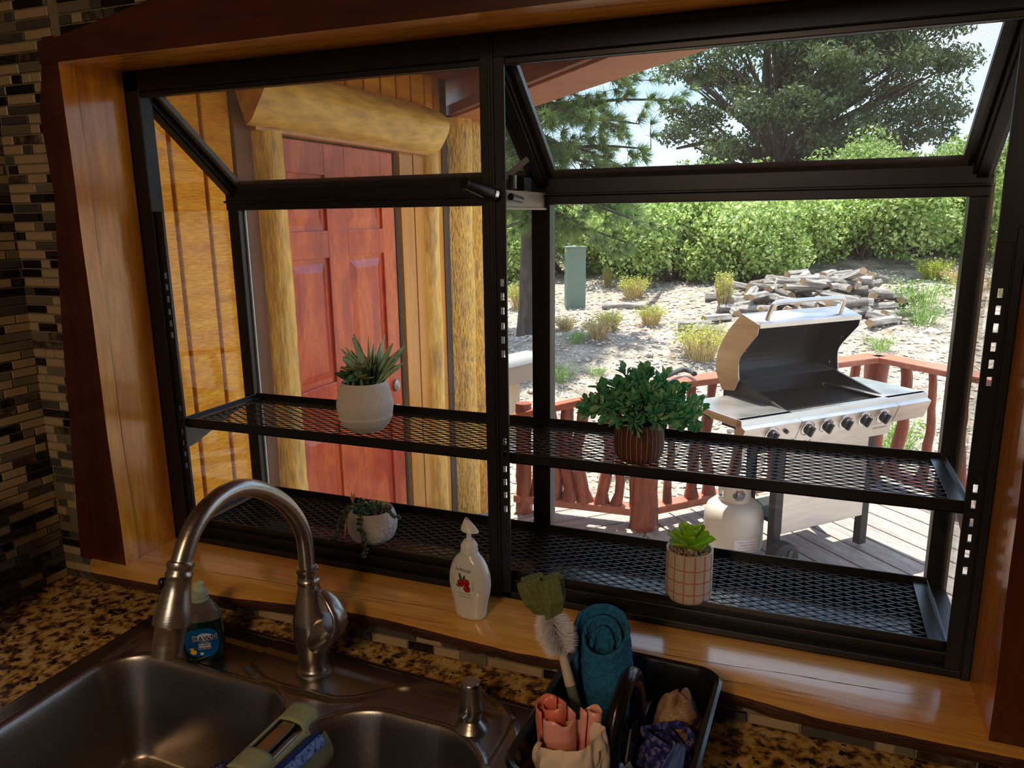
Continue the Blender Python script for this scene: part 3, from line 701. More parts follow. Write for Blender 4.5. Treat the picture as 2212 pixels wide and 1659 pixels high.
# ------------------------------------------------------------ paper towel pack at the left edge
pt = thing('paper_towel_roll', 'paper towel roll in orange and white wrapping at the left edge', 'paper towel', (-.142, -.375, ZK))
def ptf(u, v):
    a = 2*pi*u; r = .050+.0015*nz(cos(a)*2, sin(a)*2, v*4); return (r*cos(a), r*sin(a), .28*v)
PTW = mat('paper_white', (.62,.58,.52), .6); PTO = mat('orange_wrap', (.75,.16,.03), .35)
q = MB().surf(ptf, 40, 16, closeu=True); q.add([(0,0,.28)]+[ptf(i/40,1) for i in range(40)], [(0, 1+i, 1+(i+1)%40) for i in range(40)])
q.build('roll', PTW, pt, smooth=60)
MB().surf(lambda u, v: tuple(Vector(ptf(.60+.22*u+.02*sin(v*5), .02+.45*v))*1.0+Vector((cos(2*pi*(.60+.22*u))*.001, sin(2*pi*(.60+.22*u))*.001, 0))), 16, 14).build('orange_print', PTO, pt, smooth=60)
# ============================================================ POTS AND PLANTS
def leaf_mesh(name, mt, L=1.0, W=.3, cup=.15, curl=.2, n=6, thick=.03, tip=1.0, wide=.55, prof=None, m=4):
    """a leaf lying along +Y, normal +Z, with real thickness"""
    b = MB()
    def wd(t):
        if prof: return W*prof(t)
        return W*.5*max(.02, (sin(pi*min(1, t**(math.log(.5)/math.log(wide)))))**.8)
    def top(s, t, k):
        x = wd(t)*s; z = curl*L*t*t+cup*L*(s*s)*wd(t)/W*2*.5 - k*thick*L*(1-.7*abs(s))
        return (x, t*L, z)
    vs = [top(-1+2*i/m, j/n, 0) for j in range(n+1) for i in range(m+1)]+[top(-1+2*i/m, j/n, 1) for j in range(n+1) for i in range(m+1)]
    K = m+1; o = K*(n+1)
    fs = [(j*K+i, j*K+i+1, (j+1)*K+i+1, (j+1)*K+i) for j in range(n) for i in range(m)]
    fs += [(o+j*K+i+1, o+j*K+i, o+(j+1)*K+i, o+(j+1)*K+i+1) for j in range(n) for i in range(m)]
    for j in range(n):
        fs += [(j*K, (j+1)*K, o+(j+1)*K, o+j*K), (o+j*K+m, o+(j+1)*K+m, (j+1)*K+m, j*K+m)]
    return b.add(vs, fs).mesh(name, mt, 60)
def place(name, me, parent, pos, d, up=(0,0,1), s=1.0, sxyz=None):
    o = bpy.data.objects.new(name, me); COL.objects.link(o); o.parent = parent
    y = Vector(d).normalized(); x = y.cross(Vector(up))
    if x.length < 1e-4: x = y.cross(Vector((1,0,0)))
    x.normalize(); z = x.cross(y)
    Mx = Matrix((x, y, z)).transposed().to_4x4(); Mx.translation = Vector(pos)
    sc = sxyz or (s, s, s); o.matrix_local = Mx @ Matrix.Diagonal((*sc, 1)); return o
rnd = random.Random(21)
SOILK = ramp_mat('black_soil', [(.3,(.008,.007,.006)),(.7,(.03,.026,.022))], (1,1,1), 300, 4, .9, .6)

# --- white ribbed pot with mixed succulents
wp = thing('succulent_pot', 'white ribbed pot of mixed succulents on the upper shelf', 'plant pot', (.447, .086, .2672))
prof = interp([(0,.034),(.004,.038),(.012,.0455),(.027,.0530),(.032,.0522),(.035,.0535),(.050,.0555),(.060,.0545),(.063,.0525),(.066,.0530),(.085,.0480),(.097,.0440),(.0985,.043)])
def potf(u, v):
    z = .0985*v; r = prof(z); a = 2*pi*u
    band = z*1000 % 33
    amp = .0011*min(1, max(0, min((z-.008)/.004, (.094-z)/.002)))
    r += amp*abs(sin(a*34+(0 if z < .033 else 1 if z < .066 else .4)))
    return (r*cos(a), r*sin(a), z)
WPOT = mat('matt_white_ceramic', (.70,.65,.58), .65)
pb = MB().surf(potf, 408, 44, closeu=True)
pb.surf(lambda u, v: ((.043-.003*v)*cos(2*pi*u), (.043-.003*v)*sin(2*pi*u), .0985-.012*v), 60, 3, closeu=True)
pb.lathe([(0,0),(.034,0)], 40)
pb.build('pot', WPOT, wp, smooth=50)
MB().surf(lambda u, v: (.0415*v*cos(2*pi*u), .0415*v*sin(2*pi*u), .093+.003*nz(cos(2*pi*u)*v*3, sin(2*pi*u)*v*3)), 30, 8, closeu=True).build('soil', SOILK, wp, smooth=60)
AG = ramp_mat('agave_green', [(.3,(.28,.46,.28)),(.7,(.50,.66,.42))], (1,1,1), 6, 3, .45, 0, objrand=4)
AGT = ramp_mat('jade_leaf', [(.3,(.20,.24,.09)),(.7,(.36,.36,.16))], (1,1,1), 5, 3, .4, 0, objrand=4)
DKG = ramp_mat('dark_succulent', [(.3,(.05,.10,.05)),(.7,(.10,.17,.07))], (1,1,1), 5, 3, .4, 0, objrand=4)
SED = ramp_mat('sedum_green', [(.3,(.10,.32,.15)),(.7,(.24,.48,.24))], (1,1,1), 6, 3, .5, 0, objrand=4)
bl = leaf_mesh('leaf', AG, 1, .085, .35, .28, 9, .018, prof=lambda t: (.42+.30*sin(pi*min(1, t/.7)*.5 if t < .35 else pi*.25))*(1-t)**.75*1.05+.01, m=4)
for k in range(44):
    a = rnd.uniform(0, 2*pi); tilt = rnd.uniform(.05, 1.15)
    d = (cos(a)*tilt, sin(a)*tilt*.8, 1); L_ = rnd.uniform(.062, .098)*(1 if tilt < .6 else .85)
    place('leaf', bl, wp, (.010+.004*cos(a), .012+.004*sin(a), .096), Vector(d)+Vector((.12,0,0)), (cos(a), sin(a), .1) if tilt > .1 else (0,1,.1), L_)
jl = leaf_mesh('leaf', AGT, 1, .62, .15, .10, 6, .06, wide=.62)
for a, t, L_, z in ((pi*.95,.5,.046,.122),(pi*1.35,.25,.042,.121),(pi*1.7,.35,.046,.121),(pi*.1,.4,.042,.118),(pi*.55,1.4,.034,.120),(pi*1.55,.9,.020,.128),(pi*1.9,.2,.036,.104),(pi*1.75,.5,.034,.102)):
    place('leaf', jl, wp, (.002+.004*cos(a), -.012+.004*sin(a), z), (cos(a), sin(a), t), (-cos(a)*t, -sin(a)*t, 1), L_)
MB().tube([(0,-.006,.092),(.001,-.010,.108),(.002,-.012,.124)], [.005,.0045,.004], 10).build('stem', AGT, wp, smooth=60)
dl = leaf_mesh('leaf', DKG, 1, .36, .5, .15, 6, .06, wide=.5)
for k in range(12):
    a = 2*pi*k/12+.2; t = .5 if k % 2 else 1.1
    place('leaf', dl, wp, (-.030+.002*cos(a), -.006, .098), (cos(a), sin(a), t), (-cos(a)*t, -sin(a)*t, 1), .032 if k % 2 else .024)
sl_ = leaf_mesh('leaf', SED, 1, .8, .3, .25, 4, .12, wide=.6)
def rosette(c, s, layers, me=sl_, axis=(0,0,1)):
    for l in range(layers):
        nn = 7-l
        for k in range(nn):
            a = 2*pi*(k+.5*l)/nn; t = .15+.55*l
            place('leaf', me, wp, Vector(c)+Vector((0,0,l*s*.16)), (cos(a), sin(a)-.35, t), (-cos(a)*t, -sin(a)*t, 1), s*(1-.17*l))
rosette((-.007,-.031,.104), .0135, 4); rosette((.011,-.026,.113), .0120, 4); rosette((-.015,-.020,.130), .0085, 3)
for i in range(6): rosette((-.030+.001*i, -.012, .112+.0048*i), .0085-.0008*i, 1)
for c in ((-.006,-.028),(.009,-.022),(-.029,-.012)): MB().tube([(c[0], c[1], .09),(c[0], c[1]-.001, .116)], .002, 8).build('stem', SED, wp, smooth=60)

# --- string-of-pearls in a relief pot
gp = thing('relief_pot', 'grey-white pot with flower relief and trailing string-of-pearls on the lower shelf', 'plant pot', (.459, .070, .0352))
GPOT = ramp_mat('chalky_pot', [(.3,(.42,.41,.39)),(.7,(.58,.57,.55))], (1,1,1), 12, 3, .7, 0)
rl = interp([(0,.030),(.003,.0345),(.012,.0430),(.026,.0490),(.040,.0500),(.054,.0475),(.066,.0435),(.070,.0425)])
def relief(u, v):
    a = 2*pi*u; z = .070*v; r = rl(z); px = a*7.0/ (2*pi)*1.0; h = 0
    if .004 < z < .064:
        cell = .030; X = a*.046; row = round((z-.020)/.030) if z < .05 else 1
        bx = X/ .0413; kx = round(bx - .5*(row % 2)) + .5*(row % 2)
        dx = (bx-kx)*.0413; dz = z-(.020+.030*row)
        rr = sqrt(dx*dx+dz*dz)/.019; th = atan2(dz, dx)
        pet = abs(cos(th*4))
        if rr < 1: h = .0012*(1 if (rr < .18 or (.25 < rr < .55+.42*pet and pet > .28)) else 0)
        else: h = .0010*(1 if abs(sin(rr*9)) > .5 else 0)
    r += h; return (r*cos(a), r*sin(a), z)
pb = MB().surf(relief, 340, 90, closeu=True); pb.surf(lambda u, v: ((.0425-.003*v)*cos(2*pi*u), (.0425-.003*v)*sin(2*pi*u), .070-.014*v), 60, 3, closeu=True).lathe([(0,0),(.030,0)], 40)
pb.build('pot', GPOT, gp, smooth=75)
MB().surf(lambda u, v: (.040*v*cos(2*pi*u), .040*v*sin(2*pi*u), .060+.004*nz(cos(2*pi*u)*v*4, sin(2*pi*u)*v*4)), 30, 8, closeu=True).build('soil', SOILK, gp, smooth=60)
PEB = ramp_mat('brown_gravel', [(.3,(.05,.03,.02)),(.7,(.20,.13,.09))], (1,1,1), 20, 3, .7, 0, objrand=6)
pebm = MB().ball((0,0,0), (.0034,.0028,.0022), 8, 5).mesh('pebble', PEB, 60)
for k in range(26):
    a = rnd.uniform(-1.0, 1.3); r = rnd.uniform(.008, .036)
    o = link('pebble', pebm, gp, loc=(r*cos(a), r*sin(a)*.8, .0635+rnd.uniform(0,.003))); o.rotation_euler = (rnd.random()*3, rnd.random()*3, rnd.random()*3)
PRL = ramp_mat('pearl_green', [(.3,(.020,.060,.024)),(.7,(.055,.115,.045))], (1,1,1), 5, 3, .35, 0, objrand=5)
prm = MB().tube([(0,0,0),(0,.0012,0),(0,.003,0),(0,.005,0),(0,.0068,0),(0,.0076,0)], [.0008,.0022,.0030,.0029,.0017,.0003], 8).mesh('bead_leaf', PRL, 70)
def strand(pts, step=.0052):
    pts = smooth_path([Vector(p) for p in pts], 2)
    MB().tube(pts, .0009, 6).build('stem', PRL, gp, smooth=60)
    acc = 0; k = 0
    for a, b in zip(pts, pts[1:]):
        acc += (b-a).length
        if acc > step:
            acc = 0; t = (b-a).normalized()
            for q in range(2):
                an = rnd.uniform(0, 2*pi); sd = t.orthogonal().normalized(); sd.rotate(Matrix.Rotation(an, 3, t))
                if sd.z < -.75: sd.z *= .3
                place('bead_leaf', prm, gp, b+sd*.0008, sd+t*.35, t, rnd.uniform(.85, 1.15))
strand([(.006,-.015,.064),(.004,-.036,.074),(.002,-.047,.068),(.006,-.0545,.052),(.016,-.060,.032),(.023,-.064,.012),(.024,-.070,.003),(.026,-.080,.004)])
strand([(-.014,-.010,.064),(-.030,-.022,.076),(-.043,-.028,.070),(-.053,-.032,.052),(-.058,-.034,.032),(-.064,-.034,.016),(-.072,-.034,.006),(-.084,-.036,.004)])
strand([(.0,.0,.064),(.006,-.010,.080),(.022,-.016,.088),(.040,-.018,.084),(.055,-.018,.078),(.066,-.020,.071),(.074,-.022,.066)])
strand([(-.010,.005,.064),(-.018,-.006,.084),(-.008,-.014,.092),(.010,-.018,.088),(.024,-.020,.078)])
strand([(-.014,.0,.064),(-.026,-.008,.082),(-.034,-.010,.076),(-.030,-.022,.066)])
strand([(-.004,-.004,.064),(-.012,-.016,.080),(-.006,-.026,.078),(.004,-.030,.070),(.006,-.034,.062)])
strand([(-.016,-.014,.062),(-.020,-.026,.072),(-.014,-.034,.070)])
JUTE = ramp_mat('jute', [(.3,(.35,.20,.08)),(.7,(.55,.36,.17))], (1,1,1), 60, 3, .9, .4)
jb = MB(); 
for k in range(22):
    a = rnd.uniform(-.6, .6); jb.tube([(-.036,.004,.066),(-.046,.002,.076),(-.046+.012*a,.002+.004*rnd.random(),.090+rnd.uniform(-.006,.010))], [.0012,.0012,.0005], 5)
jb.tube([(-.030,.004,.070),(-.046,-.004,.068),(-.052,-.010,.050),(-.054,-.016,.030),(-.052,-.024,.010)], [.0028,.003,.0026,.0024,.0020], 8, nz=.3)
jb.build('jute_tie', JUTE, gp, smooth=60)

# --- brown striped pot with boxwood
bp_ = thing('boxwood_pot', 'dark brown pot with pale scratched stripes and a bushy green artificial plant', 'plant pot', (1.004, .070, .2672))
bpr = interp([(0,.030),(.003,.0345),(.012,.0405),(.025,.0425),(.048,.0425),(.062,.0405),(.070,.0385)])
def bpf(u, v, k=0):
    a = 2*pi*u; z = .070*v; r = bpr(z)+k; return (r*cos(a), r*sin(a), z)
BP = ramp_mat('brown_clay', [(.3,(.075,.022,.016)),(.7,(.12,.040,.028))], (1,1,1), 12, 3, .7, .1)
pb = MB().surf(bpf, 64, 26, closeu=True).surf(lambda u, v: ((.0385-.003*v)*cos(2*pi*u), (.0385-.003*v)*sin(2*pi*u), .070-.012*v), 60, 3, closeu=True).lathe([(0,0),(.030,0)], 40)
pb.build('pot', BP, bp_, smooth=50)
SCR = mat('scratched_clay', (.42,.27,.15), .8); sb_ = MB()
for k in range(30):
    u0 = k/30+rnd.uniform(-.006,.006)
    def g(u, v, u0=u0, k=k): return bpf(u0+(u-.5)*.0042*(1+.5*nz(v*6, k))+.004*nz(v*3, k*3.1), .05+.92*v, .0004)
    sb_.surf(g, 1, 16)
sb_.build('scratched_stripes', SCR, bp_)
MB().surf(lambda u, v: (.037*v*cos(2*pi*u), .037*v*sin(2*pi*u), .062), 30, 3, closeu=True).build('soil', SOILK, bp_)
BXG = [ramp_mat('boxwood_a', [(.3,(.05,.30,.15)),(.7,(.14,.50,.26))], (1,1,1), 4, 3, .45, 0, objrand=6), ramp_mat('boxwood_b', [(.3,(.14,.40,.20)),(.7,(.32,.62,.30))], (1,1,1), 4, 3, .45, 0, objrand=6)]
for x in BXG:
    bb_ = x.node_tree.nodes['Principled BSDF']; bb_.inputs['Subsurface Weight'].default_value = .15; bb_.inputs['Subsurface Radius'].default_value = (.004,.008,.004)
bxm = [leaf_mesh('leaf', BXG[i], .0205, .0110, .25, .12, 5, .02, wide=.70) for i in (0,1)]
extra = [MB(), MB()]; cnt = 0; stems = MB()
def hemi(i, n):
    z = .02+.95*(i+.5)/n; a = i*2.39996; r = sqrt(max(0, 1-z*z)); return Vector((r*cos(a), r*sin(a), z))
for k in range(60):
    d = hemi(k, 60); d = Vector((d.x*1.15+.04, d.y*.78, d.z*1.18)); Lb = rnd.uniform(.060, .092)
    if d.z < .25: d.z += .12
    side = Vector((nz(k,1)*.02, nz(k,2)*.02, nz(k,3)*.02)); c0 = Vector((rnd.uniform(-.015,.015), rnd.uniform(-.012,.012), .062))
    pts = [c0, c0+d*Lb*.35+Vector((0,0,.01)), c0+d*Lb*.7+side*.5+Vector((0,0,.008)), c0+d*Lb+side]
    stems.tube(pts, [.0014,.0012,.001,.0008], 5)
    for t in (.45,.6,.72,.84,.95,1.0):
        i = min(2, int(t*3)); q = pts[i].lerp(pts[i+1], min(1, t*3-i)) if i < 3 else pts[3]
        ax = (pts[3]-pts[1]).normalized()
        for j in range(3 if t < 1 else 2):
            s_d = ax.orthogonal().normalized(); s_d.rotate(Matrix.Rotation(rnd.uniform(0, 2*pi), 3, ax))
            dd = ax*.6+s_d*.9+Vector((0,0,.25)); mi = 0 if rnd.random() < .62 else 1; sc = rnd.uniform(.75, 1.25)
            if cnt < 300 and (q.y < .02 or q.z > .11): place('leaf', bxm[mi], bp_, q, dd, s_d.cross(ax)+Vector((0,0,.4)), sc); cnt += 1
            else:
                y = dd.normalized(); x = y.cross(Vector((.1,.2,1))).normalized(); z = x.cross(y)
                Mx = Matrix((x, y, z)).transposed()
                extra[mi].add([q+Mx@(Vector(v.co)*sc) for v in bxm[mi].vertices], [tuple(p.vertices) for p in bxm[mi].polygons])
for i in (0, 1): stuff(extra[i].build('foliage', BXG[i], bp_, smooth=60))
stems.build('stems', mat('green_stem', (.06,.12,.04), .6), bp_, smooth=60)

# --- gridded pot with bright echeveria
qp = thing('grid_pot', 'cream pot with orange grid lines and a bright green succulent on the lower shelf', 'plant pot', (1.099, .056, .0352))
GR_W = ramp_mat('speckled_white_glaze', [(.0,(.06,.04,.03)),(.27,(.10,.07,.05)),(.30,(.60,.53,.44)),(.8,(.66,.59,.50))], (1,1,1), 260, 3, .5, 0)
GR_O = mat('orange_line', (.55,.20,.08), .6)
hgt = .088; R0 = .0395
def rq(z): return R0*(1 if z > .008 else .93+.07*sqrt(max(0, z/.008)))
gq = MB().surf(lambda u, v: (rq(hgt*v)*cos(2*pi*u), rq(hgt*v)*sin(2*pi*u), hgt*v), 60, 30, closeu=True)
gq.surf(lambda u, v: ((R0-.0035*min(1,v*3))*cos(2*pi*u), (R0-.0035*min(1,v*3))*sin(2*pi*u), hgt-.014*max(0, v-.33)), 60, 6, closeu=True).lathe([(0,0),(.0367,0)], 40)
gq.build('pot', GR_W, qp, smooth=40)
gl = MB()
for k in range(14):
    a0 = 2*pi*(k+.35)/14
    gl.surf(lambda u, v: ((rq(hgt*v*.985+.001)+.0003)*cos(a0+(u-.5)*.055), (rq(hgt*v*.985+.001)+.0003)*sin(a0+(u-.5)*.055), hgt*v*.985+.001), 2, 12)
for z in (.0185,.040,.0615):
    gl.surf(lambda u, v: ((R0+.00035)*cos(2*pi*u), (R0+.00035)*sin(2*pi*u), z+(v-.5)*.0021+.0004*sin(2*pi*u*14)), 84, 1, closeu=True)
gl.build('grid_lines', GR_O, qp, smooth=60)
MB().surf(lambda u, v: (.036*v*cos(2*pi*u), .036*v*sin(2*pi*u), .0795), 30, 3, closeu=True).build('soil', SOILK, qp)
PG = ramp_mat('tan_pebbles', [(.3,(.25,.15,.07)),(.7,(.55,.42,.26))], (1,1,1), 9, 3, .7, 0, objrand=9)
pg = MB().ball((0,0,0), (.0036,.0030,.0024), 8, 5).mesh('pebble', PG, 60)
for k in range(120):
    a = rnd.uniform(0, 2*pi); r = .0335*sqrt(rnd.random())
    o = link('pebble', pg, qp, loc=(r*cos(a), r*sin(a), .0805+rnd.uniform(0,.003))); o.rotation_euler = (rnd.random()*3, rnd.random()*3, rnd.random()*3)
ECH = ramp_mat('echeveria_green', [(.3,(.22,.50,.02)),(.62,(.42,.70,.05)),(.85,(.62,.70,.09))], (1,1,1), 3, 3, .35, 0, objrand=3)
bb_ = ECH.node_tree.nodes['Principled BSDF']; bb_.inputs['Subsurface Weight'].default_value = .3; bb_.inputs['Subsurface Radius'].default_value = (.006,.012,.003)
el = leaf_mesh('leaf', ECH, 1, .60, .35, .12, 10, .035, m=6, prof=lambda t: .12+.38*sin(pi*min(1, t**1.5))**.75 if t < .97 else .02)
MB().tube([(0,0,.080),(0,0,.098)], [.004,.004], 10).build('stem', ECH, qp, smooth=60)
k = 0
for ring, nn, t, L_, z in ((0,5,.28,.046,.088),(1,5,.75,.041,.093),(2,4,1.5,.034,.096),(3,3,3.2,.026,.098)):
    for j in range(nn):
        a = 2*pi*(j+.5*ring+.1)/nn+.25+rnd.uniform(-.1,.1)
        place('leaf', el, qp, (.002*cos(a), .002*sin(a), z), (cos(a), sin(a), t), (-cos(a)*t, -sin(a)*t, 1), L_*rnd.uniform(.92,1.08))

# ============================================================ CADDY WITH CLEANING THINGS
cdz = ZK+.0005
cd_ = thing('cleaning_caddy', 'black plastic cleaning caddy with a centre handle right of the sink', 'caddy', (1.085, -.335, cdz+.006), radians(-2))
CX0, CX1, CY0, CY1, CH = -.118, .088, -.135, .152, .118
def rrect(x0, x1, y0, y1, r, n=6):
    p = []
    for cx_, cy_, a0 in ((x1-r,y1-r,0),(x0+r,y1-r,90),(x0+r,y0+r,180),(x1-r,y0+r,270)):
        for k in range(n+1):
            a = radians(a0+90*k/n); p.append((cx_+r*cos(a), cy_+r*sin(a)))
    return p
def loft(rings, closed_bottom=True):
    b = MB(); n = len(rings[0][0]); vs = []
    for p, z in rings: vs += [(x, y, z) for x, y in p]
    fs = [(j*n+k, j*n+(k+1)%n, (j+1)*n+(k+1)%n, (j+1)*n+k) for j in range(len(rings)-1) for k in range(n)]
    if closed_bottom: fs.append(tuple(range(n)))
    return b.add(vs, fs)
i_ = .022
o1 = [(rrect(CX0+i_*(1-t), CX1-i_*(1-t), CY0+i_*(1-t), CY1-i_*(1-t), .03), CH*t) for t in (0,.25,.5,.75,.97)]
rim = [(rrect(CX0-.006, CX1+.006, CY0-.006, CY1+.006, .034), CH-.004), (rrect(CX0-.007, CX1+.007, CY0-.007, CY1+.007, .035), CH), (rrect(CX0-.003, CX1+.003, CY0-.003, CY1+.003, .031), CH+.003), (rrect(CX0+.003, CX1-.003, CY0+.003, CY1-.003, .027), CH+.001)]
inn = [(rrect(CX0+.004+i_*(1-t), CX1-.004-i_*(1-t), CY0+.004+i_*(1-t), CY1-.004-i_*(1-t), .026), CH*t+.003) for t in (.95,.75,.5,.25,0)]
tb = loft(o1+rim+inn); nlast = len(o1+rim+inn)-1; n_ = len(rim[0][0]); tb.f.append(tuple(nlast*n_+k for k in range(n_))); tb.m.append(0)
tb.build('tub', PLASTIC_K, cd_, smooth=40)
MB().box(-.020, .004, CY0+.01, CY1-.006, .004, CH-.035).build('divider', PLASTIC_K, cd_, bevel=.002)
hn = MB().tube(smooth_path([(-.008,-.055,.055),(-.010,-.056,.10),(-.010,-.050,.135),(-.008,-.034,.163),(-.006,-.004,.178),(-.004,.022,.172),(-.003,.038,.150),(-.002,.044,.12),(-.002,.046,.07)]), .0115, 16, up=(1,0,0), sx=1.15, sy=.9)
hn.build('handle', PLASTIC_K, cd_, smooth=60)
MB().lathe([(.022,.045),(.020,.07),(.0165,.092),(.013,.096)], 24, (-.008,-.056,0)).build('handle_socket', PLASTIC_K, cd_, smooth=50)
MB().prism([(-.035,.085),(.035,.085),(.012,.118),(-.012,.118)], 0, .001, .004).build('handle_gusset', PLASTIC_K, cd_)
bars = MB()
for k in range(9): bars.box(CX0+.004, CX0+.008, CY0+.02+.028*k, CY0+.032+.028*k, .01, .1)
def W2(x, y, z):
    o = Vector((1.085, -.335, cdz+.006)); c_, s_2 = cos(radians(-2)), sin(radians(-2)); return Vector((o.x+x*c_-y*s_2, o.y+x*s_2+y*c_, o.z+z))
# rolled blue cloth
TB = ramp_mat('teal_terry', [(.3,(.008,.085,.19)),(.7,(.018,.19,.40))], (1,1,1), 220, 4, .95, .9, bumpdist=.002)
tc0 = W2(-.048, .066, .006)
tw = thing('rolled_cloth', 'teal blue waffle cloth rolled up and standing in the caddy', 'cloth', tc0)
def roll(u, v):
    turns = 2.6; a = 2*pi*turns*u; r = .010+.0265*u+.0022*nz(u*9, v*3); z = .002+v*(.196+.020*sin(a)-.03*(1-u))
    r *= 1+.10*sin(v*3.1); bump = .0009*(1 if (int(u*70) % 2) and (int(v*22) % 2) else 0)
    r += bump+.001*nz(u*60, v*40)
    return (r*cos(a)*1.06-.010*v, r*sin(a)*.85+.004*v, z)
def solidify(ob, t):
    m_ = ob.modifiers.new('thick', 'SOLIDIFY'); m_.thickness = t; m_.offset = 0; return ob
solidify(MB().surf(roll, 220, 60).build('cloth_roll', TB, tw, smooth=70), .0055)
# bottle brush
bh = AT(1232, 1480, 1, -.315); bt = AT(1181, 1306, 1, -.290)
br_ = thing('bottle_brush', 'bottle brush with green foam tip and white bristles standing in the caddy', 'brush', W2(-.060, .03, .008))
ob_ = Vector(br_.location)
dirb = (bt-bh).normalized()
MB().tube([Vector((0,0,0)), bh+dirb*-.02-ob_, bh-ob_], [.006,.007,.007], 14).build('handle', mat('sage_green', (.13,.20,.15), .5), br_, smooth=60)
wb = AT(1213, 1405, 1, -.305); MB().tube([bh-ob_, wb-ob_], [.0072,.0056], 14).build('white_neck', mat('cream_plastic', (.62,.52,.42), .4), br_, smooth=60)
MB().tube([wb-ob_, bt-ob_], .0012, 8).build('wire', GRAYMETAL, br_)
bs = MB(); Lw = (bt-wb).length
for k in range(2600):
    t = rnd.random(); c = wb.lerp(bt, t)-ob_
    sd_ = dirb.orthogonal().normalized(); sd_.rotate(Matrix.Rotation(k*2.399, 3, dirb)); ln = .029*(.55+.45*sin(pi*min(1, t*.9+.12)))*rnd.uniform(.85,1.08)
    e = c+sd_*ln+dirb*rnd.uniform(-.006,.002)+Vector((0,0,-.002)); s2 = sd_.cross(dirb)*.0006
    bs.add([c-s2, c+s2, e], [(0,1,2)]); s3 = dirb*.0006; bs.add([c-s3, c+s3, e], [(0,1,2)])
stuff(bs.build('bristles', mat('white_bristle', (.92,.90,.92), .4, sss=.1), br_))
FOAM = ramp_mat('green_foam', [(.3,(.10,.13,.035)),(.7,(.19,.22,.07))], (1,1,1), 260, 3, .95, .7, bumpdist=.001)
tip0 = bt-ob_+dirb*.014
for k, (ang, dz) in enumerate(((.2,.000),(1.77,.006),(3.34,.003),(4.92,-.003))):
    sd_ = dirb.orthogonal().normalized(); sd_.rotate(Matrix.Rotation(ang, 3, dirb)); up_ = dirb
    sidev = sd_.cross(up_)
    P = []
    prof_ = [(.003,-.030),(.016,-.026),(.027,-.010),(.031,.010),(.030,.022),(.005,.022)]
    for s in (-.0115,.0115):
        for a_, h_ in prof_: P.append(tip0+sd_*a_*(1.0)+up_*(h_+dz)+sidev*s)
    n6 = 6; fs = [tuple(range(6)), tuple(range(11,5,-1))]+[((i+1)%6, i, 6+i, 6+(i+1)%6) for i in range(6)]
    MB().add(P, fs).build('foam_petal', FOAM, br_, bevel=.0018, seg=2)
# rolled plastic bags: orange-pink and white
ORB = mat('coral_film', (.80,.22,.13), .35, coat=.3, sss=.25); PNK = mat('pink_film', (.85,.40,.34), .3, coat=.3, sss=.25)
WFB = mat('crumpled_white_film', (.85,.70,.54), .3, coat=.4, sss=.2)
bg1 = thing('coral_plastic_bags', 'rolled coral pink and white plastic bags in the front of the caddy', 'plastic bags', W2(-.062, -.068, .012))
def rollbag(r0, r1, turns, h0, h1, seed, ell=.62, cx_=0, cy_=0, lean=0):
    def fn(u, v):
        a = 2*pi*turns*u+seed; r = r0+(r1-r0)*u+.002*nz(u*8, v*4, seed); z = h0+(h1-h0+.012*nz(u*5, seed))*v
        return (cx_+r*cos(a)+lean*v, cy_+r*sin(a)*ell, z)
    return fn
solidify(MB().surf(rollbag(.008,.022,1.5,.02,.150,1.2,.85,-.018,.010,-.004), 90, 14).build('rolled_bag', ORB, bg1, smooth=80), .0012)
solidify(MB().surf(rollbag(.005,.016,1.3,.03,.146,2.5,.7,.022,.016,.006), 70, 14).build('rolled_bag', PNK, bg1, smooth=80), .001)
solidify(MB().surf(rollbag(.020,.026,.8,.03,.142,4.0,.8,-.012,.002,-.002), 60, 14).build('rolled_bag', PNK, bg1, smooth=80), .001)
def crump(u, v):
    a = 2*pi*u; r = .036+.008*nz(cos(a)*1.7, sin(a)*1.7, v*3)+.004*nz(cos(a)*5, sin(a)*5, v*8); r *= (1-.25*abs(v-.45))
    return (.008+r*cos(a)*1.25, -.012+r*sin(a)*.92, .008+.122*v*(1+.10*cos(a)))
MB().surf(crump, 90, 30, closeu=True).build('crumpled_bag', WFB, bg1, smooth=25)
bx = MB().surf(lambda u, v: ((.022*cos(2*pi*u))*(1-.3*v)-.001, .012*sin(2*pi*u)*(1-.3*v), .05*v), 24, 4, closeu=True)
# small black scrubber head in the front compartment
sc_ = tag(recentre(MB().lathe([(0,.0),(.020,0),(.022,.006),(.019,.020),(.010,.028),(0,.030)], 24, tuple(W2(-.018,-.098,.070))).build('round_scrubber', PLASTIC_K, smooth=60)), 'black round scrubber knob in the front of the caddy', 'scrubber')
# crocheted cloths in the right compartment
KN = ramp_mat('tan_yarn', [(.38,(.02,.018,.05)),(.45,(.36,.20,.10)),(.6,(.55,.34,.20)),(.75,(.40,.30,.08))], (1,1,2.5), 22, 3, .95, .9, fine=.5, finescale=420, bumpdist=.002)
KB = ramp_mat('blue_yarn', [(.35,(.01,.01,.03)),(.5,(.015,.03,.28)),(.62,(.25,.20,.30)),(.7,(.02,.05,.4))], (1,1,1), 120, 3, .95, .9, fine=.4, finescale=420, bumpdist=.002)
def folded(name, label, mt, c, sx_, sy_, sz_, seed, hole=False):
    def fn(u, v):
        a = 2*pi*u; b_ = pi*(v-.5)*.998; r = 1+.22*nz(cos(a)*1.3+seed, sin(a)*1.3, v*2.2)+.10*nz(cos(a)*4, sin(a)*4+seed, v*6)
        return (sx_*r*cos(a)*cos(b_), sy_*r*sin(a)*cos(b_), sz_*(1+sin(b_))*(1+.2*nz(a, v*3, seed)))
    o = thing(name, label, 'cloth', c)
    MB().surf(fn, 60, 34, closeu=True).build('folded_cloth', mt, o, smooth=80)
    return o
